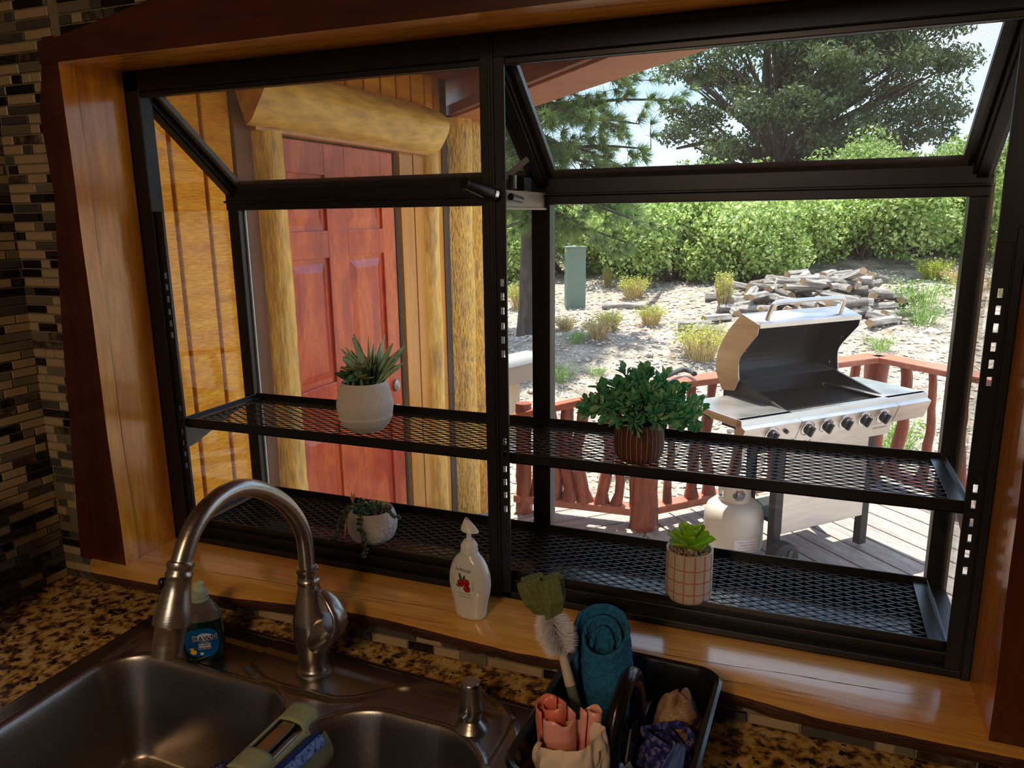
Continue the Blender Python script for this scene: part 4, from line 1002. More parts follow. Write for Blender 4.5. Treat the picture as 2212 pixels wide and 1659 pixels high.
k1 = folded('knitted_cloth', 'tan and navy knitted dishcloth at the back of the caddy', KN, W2(.044,.082,.012), .030, .040, .052, 2.0)
k2 = folded('knitted_cloth', 'bright blue-edged crochet cloth behind the clear bags in the caddy', KB, W2(.042,.020,.012), .034, .030, .040, 7.0)
ring = MB().tube([(.030*cos(a/20*2*pi), .022*sin(a/20*2*pi), .086+.006*sin(a/20*4*pi)) for a in range(21)], .0045, 10, nz=.5); ring.build('crochet_edge', KB, k2, smooth=60)
FILM = mat('clear_film', (.75,.78,.85), .15, trans=.75, ior=1.15, coat=.5); FILM2 = mat('blue_film', (.16,.26,.62), .2, trans=.4, ior=1.15, coat=.5)
def sheet(name, label, mt, c, seed, sx_, sz_, lean, tw_=1.0):
    o = thing(name, label, 'plastic bag', c)
    def fn(u, v):
        w_ = sx_*(1-.75*v); x = (u-.5)*2*w_; y = .020*nz(u*2.5, v*2+seed)+.006*sin(u*9+seed); return (x*cos(tw_)+lean*v, x*sin(tw_)+y, sz_*v+.006*nz(u*6, v*6, seed))
    solidify(MB().surf(fn, 40, 30).build('film', mt, o, smooth=30), .0006); return o
sheet('zip_bag', 'translucent blue zip bag standing up in the caddy', FILM2, W2(.040,-.018,.03), 3.3, .034, .085, .026, .6)
sheet('clear_bag', 'clear crumpled plastic bag beside the caddy divider', FILM, W2(.022,-.062,.025), 8.1, .045, .080, -.012, 1.1)
GS = ramp_mat('steel_wool', [(.35,(.03,.025,.02)),(.55,(.25,.20,.14)),(.7,(.6,.55,.5))], (1,1,1), 160, 4, .5, 1, metal=.6, bumpdist=.003)
folded('steel_scrubber', 'glittery grey wire scrubber at the front of the caddy', GS, W2(.052,-.062,.010), .026, .034, .032, 11.0)

# ============================================================ SADDLE HOLDER ON THE SINK DIVIDER
SAGE = mat('sage_silicone', (.34,.37,.20), .55, sss=.1)
hz = ZK+.006
sd = thing('sponge_saddle', 'sage green silicone sponge holder straddling the sink divider', 'sponge holder', (.571, -.385, hz))
def sad(u, v, inset=0):
    # u across (left bowl -> over -> right bowl), v along the divider
    s = (u-.5)*2; x = .055*s; drop = 0
    ax = abs(s)
    if ax > .38: x = math.copysign(.0210+(ax-.38)*.040, s); drop = -(ax-.38)*.115
    z = .0115+drop-.004*(min(ax,.38)/.38)**2
    y = .062-.150*v
    if s > 0: x += .010*sin(pi*min(1, v*1.0))*max(0, ax-.3)
    return (x, y, z)
hb = MB(); nu, nv = 40, 26; keep = []
vs = [sad(i/nu, j/nv) for j in range(nv+1) for i in range(nu+1)]
fs = []
for j in range(nv):
    for i in range(nu):
        u_ = (i+.5)/nu; v_ = (j+.5)/nv
        if .34 < u_ < .72 and .27 < v_ < .73: continue
        fs.append((j*(nu+1)+i, j*(nu+1)+i+1, (j+1)*(nu+1)+i+1, (j+1)*(nu+1)+i))
hb.add(vs, fs); solidify(hb.build('saddle', SAGE, sd, smooth=60), .004)
MB().box(-.0115, .0115, -.055, .032, .002, .0075).build('metal_bar', ramp_mat('bar_steel', [(.3,(.45,.40,.36)),(.7,(.5,.45,.4))], (1,1,1), 30, 2, .3, 0, metal=1), sd, bevel=.002)['label'] = 'bare metal bar showing through the slot'
MB().surf(lambda u, v: (.046+.014*sin(pi*v), .045-.13*u, -.012-.060*v), 12, 10).build('pocket', SAGE, sd, smooth=60)
sp_ = thing('blue_sponge', 'bright blue scrub sponge held on the right of the divider', 'sponge', (.594, -.410, ZK-.018), rot=(0, radians(52), radians(-4)))
MB().box(-.004, .013, -.045, .045, 0, .046).build('sponge_body', ramp_mat('blue_sponge', [(.36,(.005,.03,.16)),(.46,(.10,.22,.60)),(.7,(.22,.40,.80))], (1,1,1), 150, 3, .9, .9, bumpdist=.002), sp_, bevel=.003)
MB().box(-.009, -.004, -.045, .045, 0, .046).build('scouring_layer', mat('deep_blue_scour', (.004,.03,.20), .9), sp_, bevel=.001)
ms = thing('mesh_scrubber', 'dark purple mesh scrubber ball beside the sponge holder', 'scrubber', (.545, -.470, hz-.060))
def ball_(u, v):
    a = 2*pi*u; b_ = pi*(v-.5)*.998; r = .032*(1+.14*sin(a*9+v*12)*sin(v*26)+.06*nz(cos(a)*4, sin(a)*4, v*8)); return (r*cos(a)*cos(b_), r*sin(a)*cos(b_), .034+.034*sin(b_))
MB().surf(ball_, 90, 44, closeu=True).build('mesh_ball', ramp_mat('purple_mesh', [(.4,(.006,.005,.03)),(.55,(.03,.02,.10)),(.68,(.30,.25,.38))], (1,1,1), 260, 3, .7, .8, bumpdist=.002), ms, smooth=70)
# crumbs and fluff on the frame
# ============================================================ OUTSIDE: WING WALL WITH THE DOOR
XWG = -.60
SID = ramp_mat('rough_siding', [(.25,(.68,.25,.008)),(.5,(.88,.38,.014)),(.75,(.95,.50,.03))], (9,1,9), 3.2, 8, .6, .5, coat=0, spec=.2, fine=.35, finescale=26, objrand=7, bumpdist=.006)
DARKW = ramp_mat('dark_brown_stain', [(.3,(.10,.035,.014)),(.7,(.17,.06,.022))], (6,6,1), 3, 6, .5, .2, fine=.2, finescale=30)
ORW = ramp_mat('orange_brown_board', [(.3,(.52,.20,.015)),(.7,(.70,.29,.025))], (9,9,1), 3, 6, .35, .1, coat=.3, fine=.2, finescale=30, objrand=3)
SLABY = ramp_mat('peeled_log_lintel', [(.22,(.50,.32,.14)),(.34,(.78,.48,.12)),(.5,(.92,.58,.11)),(.7,(.96,.68,.18))], (3,.8,3), 4, 8, .5, .6, coat=.15, fine=.3, finescale=12, distort=.8, bumpdist=.01)
SLAB = ramp_mat('peeled_log', [(.22,(.40,.24,.10)),(.36,(.72,.42,.10)),(.5,(.92,.54,.09)),(.7,(.96,.64,.16))], (3,3,.8), 5, 8, .5, .8, coat=.2, fine=.3, finescale=16, distort=.8, objrand=5, bumpdist=.01)
BARKL = ramp_mat('flaky_bark_log', [(.28,(.46,.28,.12)),(.38,(.80,.50,.15)),(.50,(.96,.60,.12)),(.75,(.98,.58,.11))], (5,5,1.6), 4, 9, .6, 1, fine=.4, finescale=18, distort=1.2, objrand=5, bumpdist=.02)
DECKZ = -1.02
we = struct(MB().box(XWG-.3, XWG-.022, .02, 1.21, DECKZ-.3, 1.38).box(XWG-.3, XWG-.022, 2.12, 2.64, DECKZ-.3, 1.38).box(XWG-.3, XWG-.022, 1.21, 2.12, 1.0, 1.38).box(XWG-.3,XWG-.022,1.21,2.12,DECKZ-.3,DECKZ).box(XWG-.3,-.36,-.2,.02,DECKZ-.3,1.38)
            .build('wall_exterior', DARKW), 'rough golden siding of the wing wall outside with the red door')
y = .0025; k = 0
while y < 2.52:
    for (za, zb) in ((DECKZ, 1.385),):
        ya, yb = y, y+.127
        if ya > .99 and ya < 2.42: za = 1.03
        b = MB().box(XWG-.022, XWG-.002+.002*nz(k, 5), ya, min(yb, 2.56), za, zb)
        b.build('plank', SID, we, bevel=.004)
    y += .1425; k += 1
# door
dr = bpy.data.objects.new('door_1', None); COL.objects.link(dr); struct(dr, 'red-stained six-panel exterior door'); dr.location = (XWG, 1.135, DECKZ)
DOORM = ramp_mat('red_stained_door', [(.2,(.28,.022,.004)),(.45,(.52,.048,.006)),(.6,(.70,.12,.012)),(.8,(.44,.036,.006))], (3,3,1), 2.4, 7, .35, .05, coat=.2, fine=.25, finescale=20, distort=.8)
DWd, DHt = .925, .98-DECKZ
MB().box(-.06, -.014, 0, DWd, 0, DHt).build('door_slab', DOORM, dr)
ys = [(0,.111),(.376,.521),(.812,DWd)]
for a, c in ys: MB().box(-.0145, .0, a, c, 0, DHt).build('door_stile', DOORM, dr, bevel=.003)
zb_ = [(0,.24),(.84,1.02),(1.545,1.655),(DHt-.125, DHt)]
for a, c in zb_:
    for (p, q) in ((.111,.376),(.521,.812)): MB().box(-.0145, .0, p, q, a, c).build('door_rail', DOORM, dr, bevel=.003)
for (za, zc_) in ((.24,.84),(1.02,1.545),(1.655,DHt-.125)):
    for (p, q) in ((.111,.376),(.521,.812)):
        b = MB(); i1, i2 = .022, .055
        R = [((p,za),(q,za),(q,zc_),(p,zc_), -.012), ((p+i1,za+i1),(q-i1,za+i1),(q-i1,zc_-i1),(p+i1,zc_-i1), -.013), ((p+i2,za+i2),(q-i2,za+i2),(q-i2,zc_-i2),(p+i2,zc_-i2), -.002)]
        vs = [(r[4], *r[k_]) for r in R for k_ in range(4)]
        b.add(vs, [(j*4+k_, j*4+(k_+1)%4, j*4+4+(k_+1)%4, j*4+4+k_) for j in range(2) for k_ in range(4)]+[(8,9,10,11)]).build('door_panel', DOORM, dr)
kb = MB().tube([(0,DWd-.065,.775),(.006,DWd-.065,.775),(.008,DWd-.065,.775),(.024,DWd-.065,.775),(.034,DWd-.065,.775),(.046,DWd-.065,.775),(.060,DWd-.065,.775),(.064,DWd-.065,.775)], [.033,.032,.014,.013,.024,.029,.025,.006], 28)
kb.build('door_knob', mat('satin_nickel', (.35,.34,.33), .3, .9), dr, smooth=50)
MB().tube([(0,DWd-.065,.90),(.012,DWd-.065,.90),(.016,DWd-.065,.90)], [.031,.029,.018], 28).build('deadbolt', mat('satin_nickel2', (.35,.34,.33), .3, .9), dr, smooth=50)
MB().box(-.05, .004, DWd, DWd+.022, 0, DHt).build('weatherstrip', RUBBER, dr)
MB().box(-.05, .004, -.0, DWd+.02, DHt, DHt+.018).build('weatherstrip', RUBBER, dr)
MB().box(-.05, .05, -.10, DWd+.13, -.03, .0).build('threshold', GRAYMETAL, dr)
tr = bpy.data.objects.new('trim_8', None); COL.objects.link(tr); struct(tr, 'log and board surround of the red door')
MB().box(XWG-.04, XWG+.012, 2.108, 2.235, DECKZ, 1.0).build('jamb_board', ORW, tr, bevel=.002)
MB().box(XWG-.04, XWG+.016, 2.238, 2.335, DECKZ, 1.03).build('jamb_board', ORW, tr, bevel=.002)
MB().box(XWG-.04, XWG+.006, .992, 1.10, DECKZ, 1.385).build('jamb_board', DARKW, tr, bevel=.002)
MB().box(XWG-.04, XWG+.045, 1.06, 2.40, .985, 1.03).build('head_board', ORW, tr, bevel=.003)
def slab_post(x, ya, yb, z0, z1, th, mt, name, parent, seed, wob=.012, n=60):
    b = MB(); K = 9; vs = []
    for i in range(n+1):
        z = z0+(z1-z0)*i/n; c = (ya+yb)/2; w_ = (yb-ya)/2
        l = ya+wob*nz(z*1.6, seed)*1.4+.004*nz(z*9, seed); r = yb+wob*nz(z*1.9, seed+4)*1.4+.004*nz(z*11, seed+2)
        for k_ in range(K):
            t = k_/(K-1); yy = l+(r-l)*t; xx = x+th*(sin(pi*t)**.55)*(1+.12*nz(z*2.5, yy*8, seed)) + .004*nz(z*16, yy*20, seed)*(sin(pi*t))
            vs.append((xx, yy, z))
    fs = [(i*K+k_, i*K+k_+1, (i+1)*K+k_+1, (i+1)*K+k_) for i in range(n) for k_ in range(K-1)]+[tuple(range(K-1,-1,-1)), tuple(n*K+k_ for k_ in range(K))]
    fs += [(i*K+K-1, i*K, (i+1)*K, (i+1)*K+K-1) for i in range(n)]
    return b.add(vs, fs).build(name, mt, parent, smooth=60)
slab_post(XWG+.004, 1.085, 1.215, DECKZ, .99, .065, SLAB, 'log_slab', tr, 3, .016)
slab_post(XWG+.004, 2.335, 2.455, DECKZ, 1.0, .060, SLAB, 'log_slab', tr, 17, .020)
# half-log lintel
lm = MB(); vs = []; n_ = 50; K = 16
for i in range(n_+1):
    yy = 1.00+1.40*i/n_; rr_ = .112*(1+.05*nz(yy*2, 3))
    for k_ in range(K):
        a = -pi*.42+ (pi*.84+.35)*k_/(K-1); r2 = rr_*(1+.05*nz(yy*4, a*2, 6)+.02*nz(yy*14, a*5))
        vs.append((XWG+.01+r2*cos(a)*1.15, yy+(.02*sin(a*3) if i in (0, n_) else 0), 1.105+r2*sin(a)))
fs = [(i*K+k_, i*K+k_+1, (i+1)*K+k_+1, (i+1)*K+k_) for i in range(n_) for k_ in range(K-1)]+[tuple(range(K-1,-1,-1)), tuple(n_*K+k_ for k_ in range(K))]
fs += [(i*K+K-1, i*K, (i+1)*K, (i+1)*K+K-1) for i in range(n_)]
lm.add(vs, fs).build('log_lintel', SLABY, tr, smooth=50)
# corner boards and log posts at the end of the wing
cp_ = bpy.data.objects.new('trim_9', None); COL.objects.link(cp_); struct(cp_, 'flaky log posts at the corner of the wing')
MB().box(XWG-.05, XWG+.006, 2.50, 2.575, DECKZ, 1.385).build('corner_board', ORW, cp_)
MB().box(XWG-.05, XWG+.012, 2.565, 2.63, DECKZ, 1.385).build('corner_board', mat('dark_weathered', (.07,.045,.03), .7), cp_)
slab_post(XWG+.0, 2.63, 2.835, DECKZ-.2, 1.20, .10, BARKL, 'log_post', cp_, 31, .014)
slab_post(XWG+.0, 2.845, 3.14, DECKZ-.2, 1.20, .12, BARKL, 'log_post', cp_, 47, .012)
struct(MB().box(XWG-.3, XWG, 2.64, 3.16, DECKZ-.3, 1.2).build('wall_corner', DARKW))
# roof over the corner: level eave running diagonally across it, like the deck boards below
SOF = ramp_mat('red_brown_soffit', [(.3,(.22,.065,.030)),(.7,(.33,.11,.055))], (1,7,7), 2, 6, .55, .1, fine=.2, finescale=20)
BEAM = ramp_mat('orange_red_beam', [(.3,(.46,.14,.05)),(.7,(.62,.22,.08))], (1,7,7), 2, 6, .45, .1, fine=.2, finescale=20)
rf = bpy.data.objects.new('roof', None); COL.objects.link(rf); struct(rf, 'red-brown soffit and eave beam running diagonally over the corner')
SLP = -1.0355
def ey(x): return 2.66+SLP*(x+.558)
ea, eb = Vector((-.95, ey(-.95), 0)), Vector((2.0, ey(2.0), 0)); ed = (eb-ea).normalized(); en = Vector((ed.y, -ed.x, 0))
fo = -.245
MB().add([ea+Vector((0,0,1.2)), eb+Vector((0,0,1.2)), eb+en*fo+Vector((0,0,1.2)), ea+en*fo+Vector((0,0,1.2)), ea+Vector((0,0,1.52)), eb+Vector((0,0,1.52)), eb+en*fo+Vector((0,0,1.52)), ea+en*fo+Vector((0,0,1.52))],
    [(0,1,2,3),(4,5,6,7),(0,1,5,4),(1,2,6,5),(2,3,7,6),(3,0,4,7)]).build('eave_beam', BEAM, rf, bevel=.004)
MB().bar(ea+en*.02+Vector((0,0,1.235)), eb+en*.02+Vector((0,0,1.235)), .03, .05).build('eave_strip', SOF, rf, bevel=.003)
def soff(d0, d1):
    q = [(-.95,.02),(1.98,.02),(-.95,ey(-.95))]
    q = clip(q, -en.x, -en.y, -(en.x*ea.x+en.y*ea.y)-d0); q = clip(q, en.x, en.y, (en.x*ea.x+en.y*ea.y)+d1) if len(q) > 2 else q
    return q
def clip(poly, a, c, d):
    out_ = []
    for i in range(len(poly)):
        p, q = poly[i], poly[(i+1)%len(poly)]; fp = a*p[0]+c*p[1]-d; fq = a*q[0]+c*q[1]-d
        if fp <= 0: out_.append(p)
        if fp*fq < 0:
            t = fp/(fp-fq); out_.append((p[0]+(q[0]-p[0])*t, p[1]+(q[1]-p[1])*t))
    return out_
for k in range(12):
    q = soff(.20*k+.02, .20*k+.216)
    if len(q) > 2: MB().prism(q, 2, 1.385, 1.41).build('soffit_board', SOF, rf, bevel=.002)
MB().prism([(-.95,.0),(1.99,.0),(-.95,ey(-.95))], 2, 1.42, 1.50).build('roof_deck', SOF, rf)
for k in (1, 2): 
    MB().bar(ea+en*(.75*k)+ed*.3+Vector((0,0,1.35)), eb+en*(.75*k)-ed*(.9*k)+Vector((0,0,1.35)), .07, .08).build('rafter_beam', SOF, rf, bevel=.003)
struct(MB().box(-.60, 3.4, .021, .06, 1.1, 1.6).build('wall_gable', SID), 'siding above the window outside')
struct(MB().box(-.1, 3.4, .021, .05, DECKZ-.3, -.14).box(-.15,-.10,.021,.05,DECKZ-.3,1.38).box(W+.1,3.4,.021,.05,-.14,1.2).build('wall_outside', SID), 'siding under and beside the window outside')

# ============================================================ DECK
GW = ramp_mat('weathered_deck', [(.25,(.20,.17,.16)),(.5,(.33,.28,.25)),(.75,(.46,.40,.35))], (1.2,9,9), 3, 8, .75, .4, fine=.35, finescale=22, objrand=9, bumpdist=.003)
dk_ = bpy.data.objects.new('floor_deck', None); COL.objects.link(dk_); struct(dk_, 'weathered grey plank deck outside the window')
def clip(poly, a, c, d):
    """keep a*x+c*y<=d"""
    out_ = []
    for i in range(len(poly)):
        p, q = poly[i], poly[(i+1)%len(poly)]; fp = a*p[0]+c*p[1]-d; fq = a*q[0]+c*q[1]-d
        if fp <= 0: out_.append(p)
        if fp*fq < 0:
            t = fp/(fp-fq); out_.append((p[0]+(q[0]-p[0])*t, p[1]+(q[1]-p[1])*t))
    return out_
def boards(poly, ang, wd, gap, zt, name='plank'):
    c_, s_2 = cos(ang), sin(ang); vmin = min(-s_2*p[0]+c_*p[1] for p in poly); vmax = max(-s_2*p[0]+c_*p[1] for p in poly)
    v = vmin
    while v < vmax:
        q = clip(poly, s_2, -c_, -v); q = clip(q, -s_2, c_, min(v+wd, vmax)) if len(q) > 2 else q
        if len(q) > 2:
            cx_ = sum(p[0] for p in q)/len(q); cy_ = sum(p[1] for p in q)/len(q)
            loc = [((p[0]-cx_)*c_+(p[1]-cy_)*s_2, -(p[0]-cx_)*s_2+(p[1]-cy_)*c_) for p in q]
            o = MB().prism(loc, 2, -.035, .002*nz(v*7)).build(name, GW, dk_, bevel=.003, seg=1); o.location = (cx_, cy_, zt); o.rotation_euler = (0,0,ang)
        v += wd+gap
DP = [(-.58,.06),(3.4,.06),(3.4,2.0),(1.78,4.10),(.44,2.92),(-.0,2.55),(-.58,2.55)]
boards([(.52,.06),(3.4,.06),(3.4,2.6),(1.78,4.15),(.52,2.98)], radians(-46), .14, .011, DECKZ)
boards([(-.58,.06),(.51,.06),(.51,2.97),(-.15,2.90),(-.58,2.55)], radians(43), .14, .010, DECKZ)
struct(MB().box(-.5, 3.3, .3, .4, DECKZ-.2, DECKZ-.04).box(-.5, 1.8, 2.2, 2.3, DECKZ-.2, DECKZ-.04).build('floor_joists', DARKW))

# ------------------------------------------------------------ railings of red-stained log and twisted branch balusters
REDL = ramp_mat('red_stained_log', [(.25,(.12,.022,.010)),(.5,(.26,.050,.020)),(.75,(.42,.11,.04))], (5,5,1), 4, 7, .5, .6, coat=.2, fine=.3, finescale=24, objrand=8, bumpdist=.008)
REDR = ramp_mat('red_rail_board', [(.25,(.34,.09,.045)),(.6,(.46,.14,.075)),(.8,(.55,.21,.12))], (1,6,6), 4, 7, .45, .2, coat=.3, fine=.25, finescale=24, objrand=8)
def railing(name, label, p0, p1, z0a, z0b, z1a, z1b, nb, seed, posts=(), wr=.14, brad=.026, mullp=None, drop=0):
    p0 = Vector((*p0, 0)); p1 = Vector((*p1, 0)); t = thing(name, label, 'railing', (p0.x, p0.y, DECKZ)); O = Vector(t.location)
    dv = (p1-p0); r_ = random.Random(seed)
    def P(s, za, zb): q = p0+dv*s; return Vector((q.x, q.y, za+(zb-za)*s))-O
    MB().bar(P(0,z1a-.02,z1b-.02), P(1,z1a-.02,z1b-.02), wr, .038).build('top_rail', REDR, t, bevel=.006)
    MB().bar(P(0,z0a,z0b), P(1,z0a,z0b), .09, .045).build('bottom_rail', REDR, t, bevel=.006)
    for k in range(nb):
        s = (k+.6+r_.uniform(-.12,.12))/nb; a = P(s, z0a+.015, z0b+.015); c = P(s+r_.uniform(-.02,.02), z1a-.035, z1b-.035)
        pts = []; m_ = 9; d1 = Vector((r_.uniform(-1,1), r_.uniform(-1,1), 0))*.035
        rad = brad*r_.uniform(.75,1.3)
        for i in range(m_+1):
            u = i/m_; q = a.lerp(c, u)+d1*sin(pi*u)*(1 if r_.random() > .1 else .6)+Vector((nz(u*3, k, seed), nz(u*3, seed, k), 0))*.02
            pts.append(q)
        rr_ = [rad*(1.15+.15*nz(i*.9, k, seed)-(.25*i/m_)) for i in range(m_+1)]; rr_[0] *= 1.35
        MB().tube(pts, rr_, 9, nz=.25, seed=k*3.1+seed).build('baluster', REDL, t, smooth=70)
    for (s, r, zt) in posts:
        q = P(s, 0, 0); q.z = 0
        pts = [q+Vector((.01*nz(i, seed), .01*nz(i, seed, 4), (zt-DECKZ)*i/8)) for i in range(9)]
        rr_ = [r*(1.18 if i == 0 else 1.06 if i == 1 else 1)*(1+.06*nz(i*.8, seed)) for i in range(9)]
        MB().tube(pts, rr_, 20, nz=.14, seed=seed).build('log_post', REDL, t, smooth=70)
    return t
railing('deck_railing', 'red log railing whose top rail drops to the left towards the steps', (.49,2.78), (-.27,2.76), -.93, -.93, -.20, -.42, 8, 4, posts=((0,.073,-.22),(.93,.045,-.36)), brad=.030, wr=.10)
railing('deck_railing', 'red log railing running back behind the propane tank and grill', (.53,2.84), (1.70,4.07), -.93, -.93, -.20, -.20, 11, 12, posts=((1.0,.07,-.24),))
railing('deck_railing', 'red log railing at the right behind the end of the grill', (1.70,4.07), (3.25,2.42), -.93, -.93, -.20, -.20, 9, 23, brad=.032)
# dark curved stick lying on the rail
st = AT(1415,818,2,-.185); pts = [AT(u, v, 2, -.165) for u, v in ((1418,816),(1440,812),(1458,804),(1472,799),(1484,798),(1494,803),(1500,808))]
ks = thing('dark_stick', 'dark curved weathered branch lying on the railing behind the boxwood', 'stick', tuple(pts[0]))
MB().tube([p-pts[0]+Vector((0,0,0)) for p in smooth_path(pts,1)], [.012,.013,.013,.013,.014,.014,.015,.015,.016,.017,.021,.024,.016][:len(smooth_path(pts,1))]+[.012]*20 if False else .014, 10, nz=.2).build('branch', mat('charred', (.05,.055,.055), .6), ks, smooth=60)

# ============================================================ GRILL
G = thing('gas_grill', 'stainless steel gas grill with open lid and six knobs on the deck', 'grill', (1.026, 2.11, -1.06), atan2(.719,.695))
SS = ramp_mat('grill_stainless', [(.3,(.56,.54,.52)),(.7,(.68,.66,.64))], (1,1,8), 6, 4, .34, .03, metal=1, rrange=(.26,.42))
GBLK = mat('grill_black', (.022,.022,.024), .5, .3); GENAM = ramp_mat('sooty_enamel', [(.3,(.008,.008,.009)),(.7,(.020,.020,.023))], (1,1,1), 6, 6, .5, .2)
CAST = mat('cast_iron', (.03,.03,.03), .55, .3)
b = MB(); b.box(0, .30, .0, .40, .865, .872).box(0, .012, 0, .40, .835, .866).box(0, .30, .388, .40, .835, .866); b.build('side_shelf', SS, G, bevel=.003)
MB().box(.020, .285, .03, .37, .8715, .8735).build('side_burner_lid', SS, G, bevel=.002)
b = MB(); b.box(.90, 1.17, .0, .42, .865, .872).box(1.158, 1.17, 0, .42, .835, .866); b.build('side_shelf', SS, G, bevel=.003)
# control panel (slanted face)
b = MB(); b.prism([(-.002,.872),(-.006,.845),(-.030,.835),(.004,.745),(.03,.745),(.03,.872)], 0, 0, 1.17); cpn = b.build('control_panel', SS, G, bevel=.002)
for x in (.325, .945): MB().prism([(-.0068,.845),(-.0308,.835),(.0032,.745),(.01,.745),(.01,.845)], 0, x-.001, x+.001).build('panel_seam', GBLK, cpn)
MB().prism([(.32,.745),(.95,.745),(.93,.690),(.32,.690)], 1, .006, .03).build('lower_fascia', SS, G)
fnorm = Vector((0, -.935, .353)); fup = Vector((0, -.353*-1, .935)); fup = Vector((0, -.034/.096*-1, .09/.096))
fdir = Vector((0, .034, -.09)).normalized(); fn_ = Vector((0, -.09, -.034)).normalized()
def pan(x, s): return Vector((x, -.030, .835))+fdir*s
for x in (.164, .376, .490, .609, .731, .854):
    c = pan(x, .045); kn = MB().tube([c-fn_*-.0, c+fn_*.004, c+fn_*.006], [.038,.037,.031], 26).build('knob_bezel', CHROME, G, smooth=40)
    kk = MB().tube([c+fn_*.006, c+fn_*.020, c+fn_*.024], [.0255,.024,.019], 22); kk.bar(c+fn_*.024-fdir*.024+Vector((.004,0,0)), c+fn_*.024+fdir*.024+Vector((-.004,0,0)), .013, .026, fn_)
    kk.build('knob', GBLK, kn, smooth=40, bevel=.001)
c = pan(.245, .040); MB().tube([c, c+fn_*.012], [.010,.009], 14).build('ignition_button', GBLK, G, smooth=40)
put_text('lettering', 'Char-Broil', .020, lambda x, y: (x, .0050, y), GBLK, G, x0=.375, y0=.722, shear=.25)
put_text('lettering', 'PERFORMANCE', .014, lambda x, y: (x, .0050, y), mat('gray_print', (.18,.17,.16), .6), G, x0=.865, y0=.728)
# firebox
fb = MB(); fb.box(.30, .315, .02, .47, .70, .862).box(.925, .94, .02, .47, .70, .862).box(.30, .94, .455, .47, .70, .93).box(.30, .94, .012, .026, .70, .862).box(.30, .94, .02, .47, .70, .71)
fb.prism([(.03,.862),(.47,.862),(.47,.955),(.40,.955)], 0, .300, .312).prism([(.03,.862),(.47,.862),(.47,.955),(.40,.955)], 0, .928, .940)
fb.build('firebox', GENAM, G)
gt = MB()
for k in range(31): gt.bar((.325+.0195*k, .035, .845), (.325+.0195*k, .44, .845), .008, .012)
for yy in (.04, .24, .435): gt.bar((.32, yy, .840), (.92, yy, .840), .008, .010)
gt.build('cooking_grate', CAST, G)
wr_ = MB()
for k in range(9): wr_.bar((.34, .33+.013*k, .955+.002*k), (.90, .33+.013*k, .955+.002*k), .003, .003)
wr_.bar((.36,.33,.953), (.36,.44,.970), .004, .004).bar((.88,.33,.953), (.88,.44,.970), .004, .004); wr_.build('warming_rack', CAST, G)
# lid
lid_o = [(.225,1.240),(.345,1.278),(.439,1.188),(.505,1.085),(.522,.990),(.490,.930),(.462,.885)]
lid_i = [(.372,.898),(.342,.956),(.350,1.003),(.352,1.060),(.285,1.135),(.236,1.188)]
_lo = [lid_o[0]]+[(p.x, p.y) for p in smooth_path([Vector((y, z, 0)) for y, z in lid_o[1:]], 2)]
lid_o2 = _lo; lid_i2 = [lid_i[0]]+[(p.x, p.y) for p in smooth_path([Vector((y, z, 0)) for y, z in lid_i[1:]], 2)]
lx0, lx1 = .285, .935
ld = MB(); n6 = len(lid_o2)
vs = [(x, y, z) for x in (lx0, lx1) for y, z in lid_o2]
ld.add(vs, [(i, i+1, n6+i+1, n6+i) for i in range(n6-1)]); lo2 = solidify(ld.build('lid_skin', SS, G, smooth=40), .003)
li_ = MB(); off_ = [(y-.008, z-.006) for y, z in lid_o2]; off_[0] = (.229, 1.233)
li_.add([(x, y, z) for x in (lx0+.005, lx1-.005) for y, z in off_], [(i, i+1, n6+i+1, n6+i) for i in range(n6-1)]); li_.build('lid_lining', GENAM, G)
for x, nm in ((lx0-.003, 'lid_side'), (lx1-.001, 'lid_side')):
    MB().prism(lid_o2+lid_i2, 0, x, x+.004).build(nm, SS, G, bevel=.001)
    MB().prism([(y*.985+.006, z*.995+.004) for y, z in lid_o2+lid_i2], 0, x+.0042 if x < .5 else x-.0012, x+.0052 if x < .5 else x-.0002).build('lid_side_lining', GENAM, G)
MB().box(lx0, lx1, .222, .228, 1.222, 1.242).build('lid_lip', SS, G)
hp_ = [(.36,.262,1.252),(.362,.240,1.310),(.368,.236,1.326),(.385,.234,1.336),(.60,.234,1.338),(.80,.234,1.336),(.817,.236,1.326),(.823,.240,1.310),(.825,.262,1.252)]
MB().tube(smooth_path([Vector(p) for p in hp_],1), .0115, 16).build('lid_handle', SS, G, smooth=60)
# cabinet and legs
MB().box(.392, .935, .115, .130, .225, .692).build('cabinet_door', SS, G, bevel=.004)
MB().box(.935, .985, .118, .16, .06, .70).build('leg', GBLK, G, bevel=.003)
MB().box(.345, .392, .118, .16, .10, .70).build('leg', GBLK, G, bevel=.003)
MB().box(.935, .985, .44, .48, .06, .72).build('leg', GBLK, G, bevel=.003)
MB().box(.52, .56, .48, .52, .06, .72).build('leg', GBLK, G, bevel=.003)
MB().box(.13, .18, .02, .06, .70, .83).build('shelf_bracket', GBLK, G)
MB().box(.42, .90, .16, .46, .24, .26).build('cabinet_floor', GBLK, G)
wh = MB().tube([(.345,.02,.135),(.345,.03,.135),(.345,.085,.135),(.345,.095,.135)], [.070,.080,.080,.070], 30).build('wheel', RUBBER, G, smooth=40)
wh2 = MB()
for k in range(5):
    a = 2*pi*k/5; wh2.bar((.345, .016, .135), (.345+.055*cos(a), .016, .135+.055*sin(a)), .020, .008, (0,1,0))
wh2.tube([(.345,.010,.135),(.345,.02,.135)], .016, 16); wh2.build('wheel_hub', mat('hub_grey', (.05,.055,.065), .5), wh, smooth=40)
tr2 = MB()
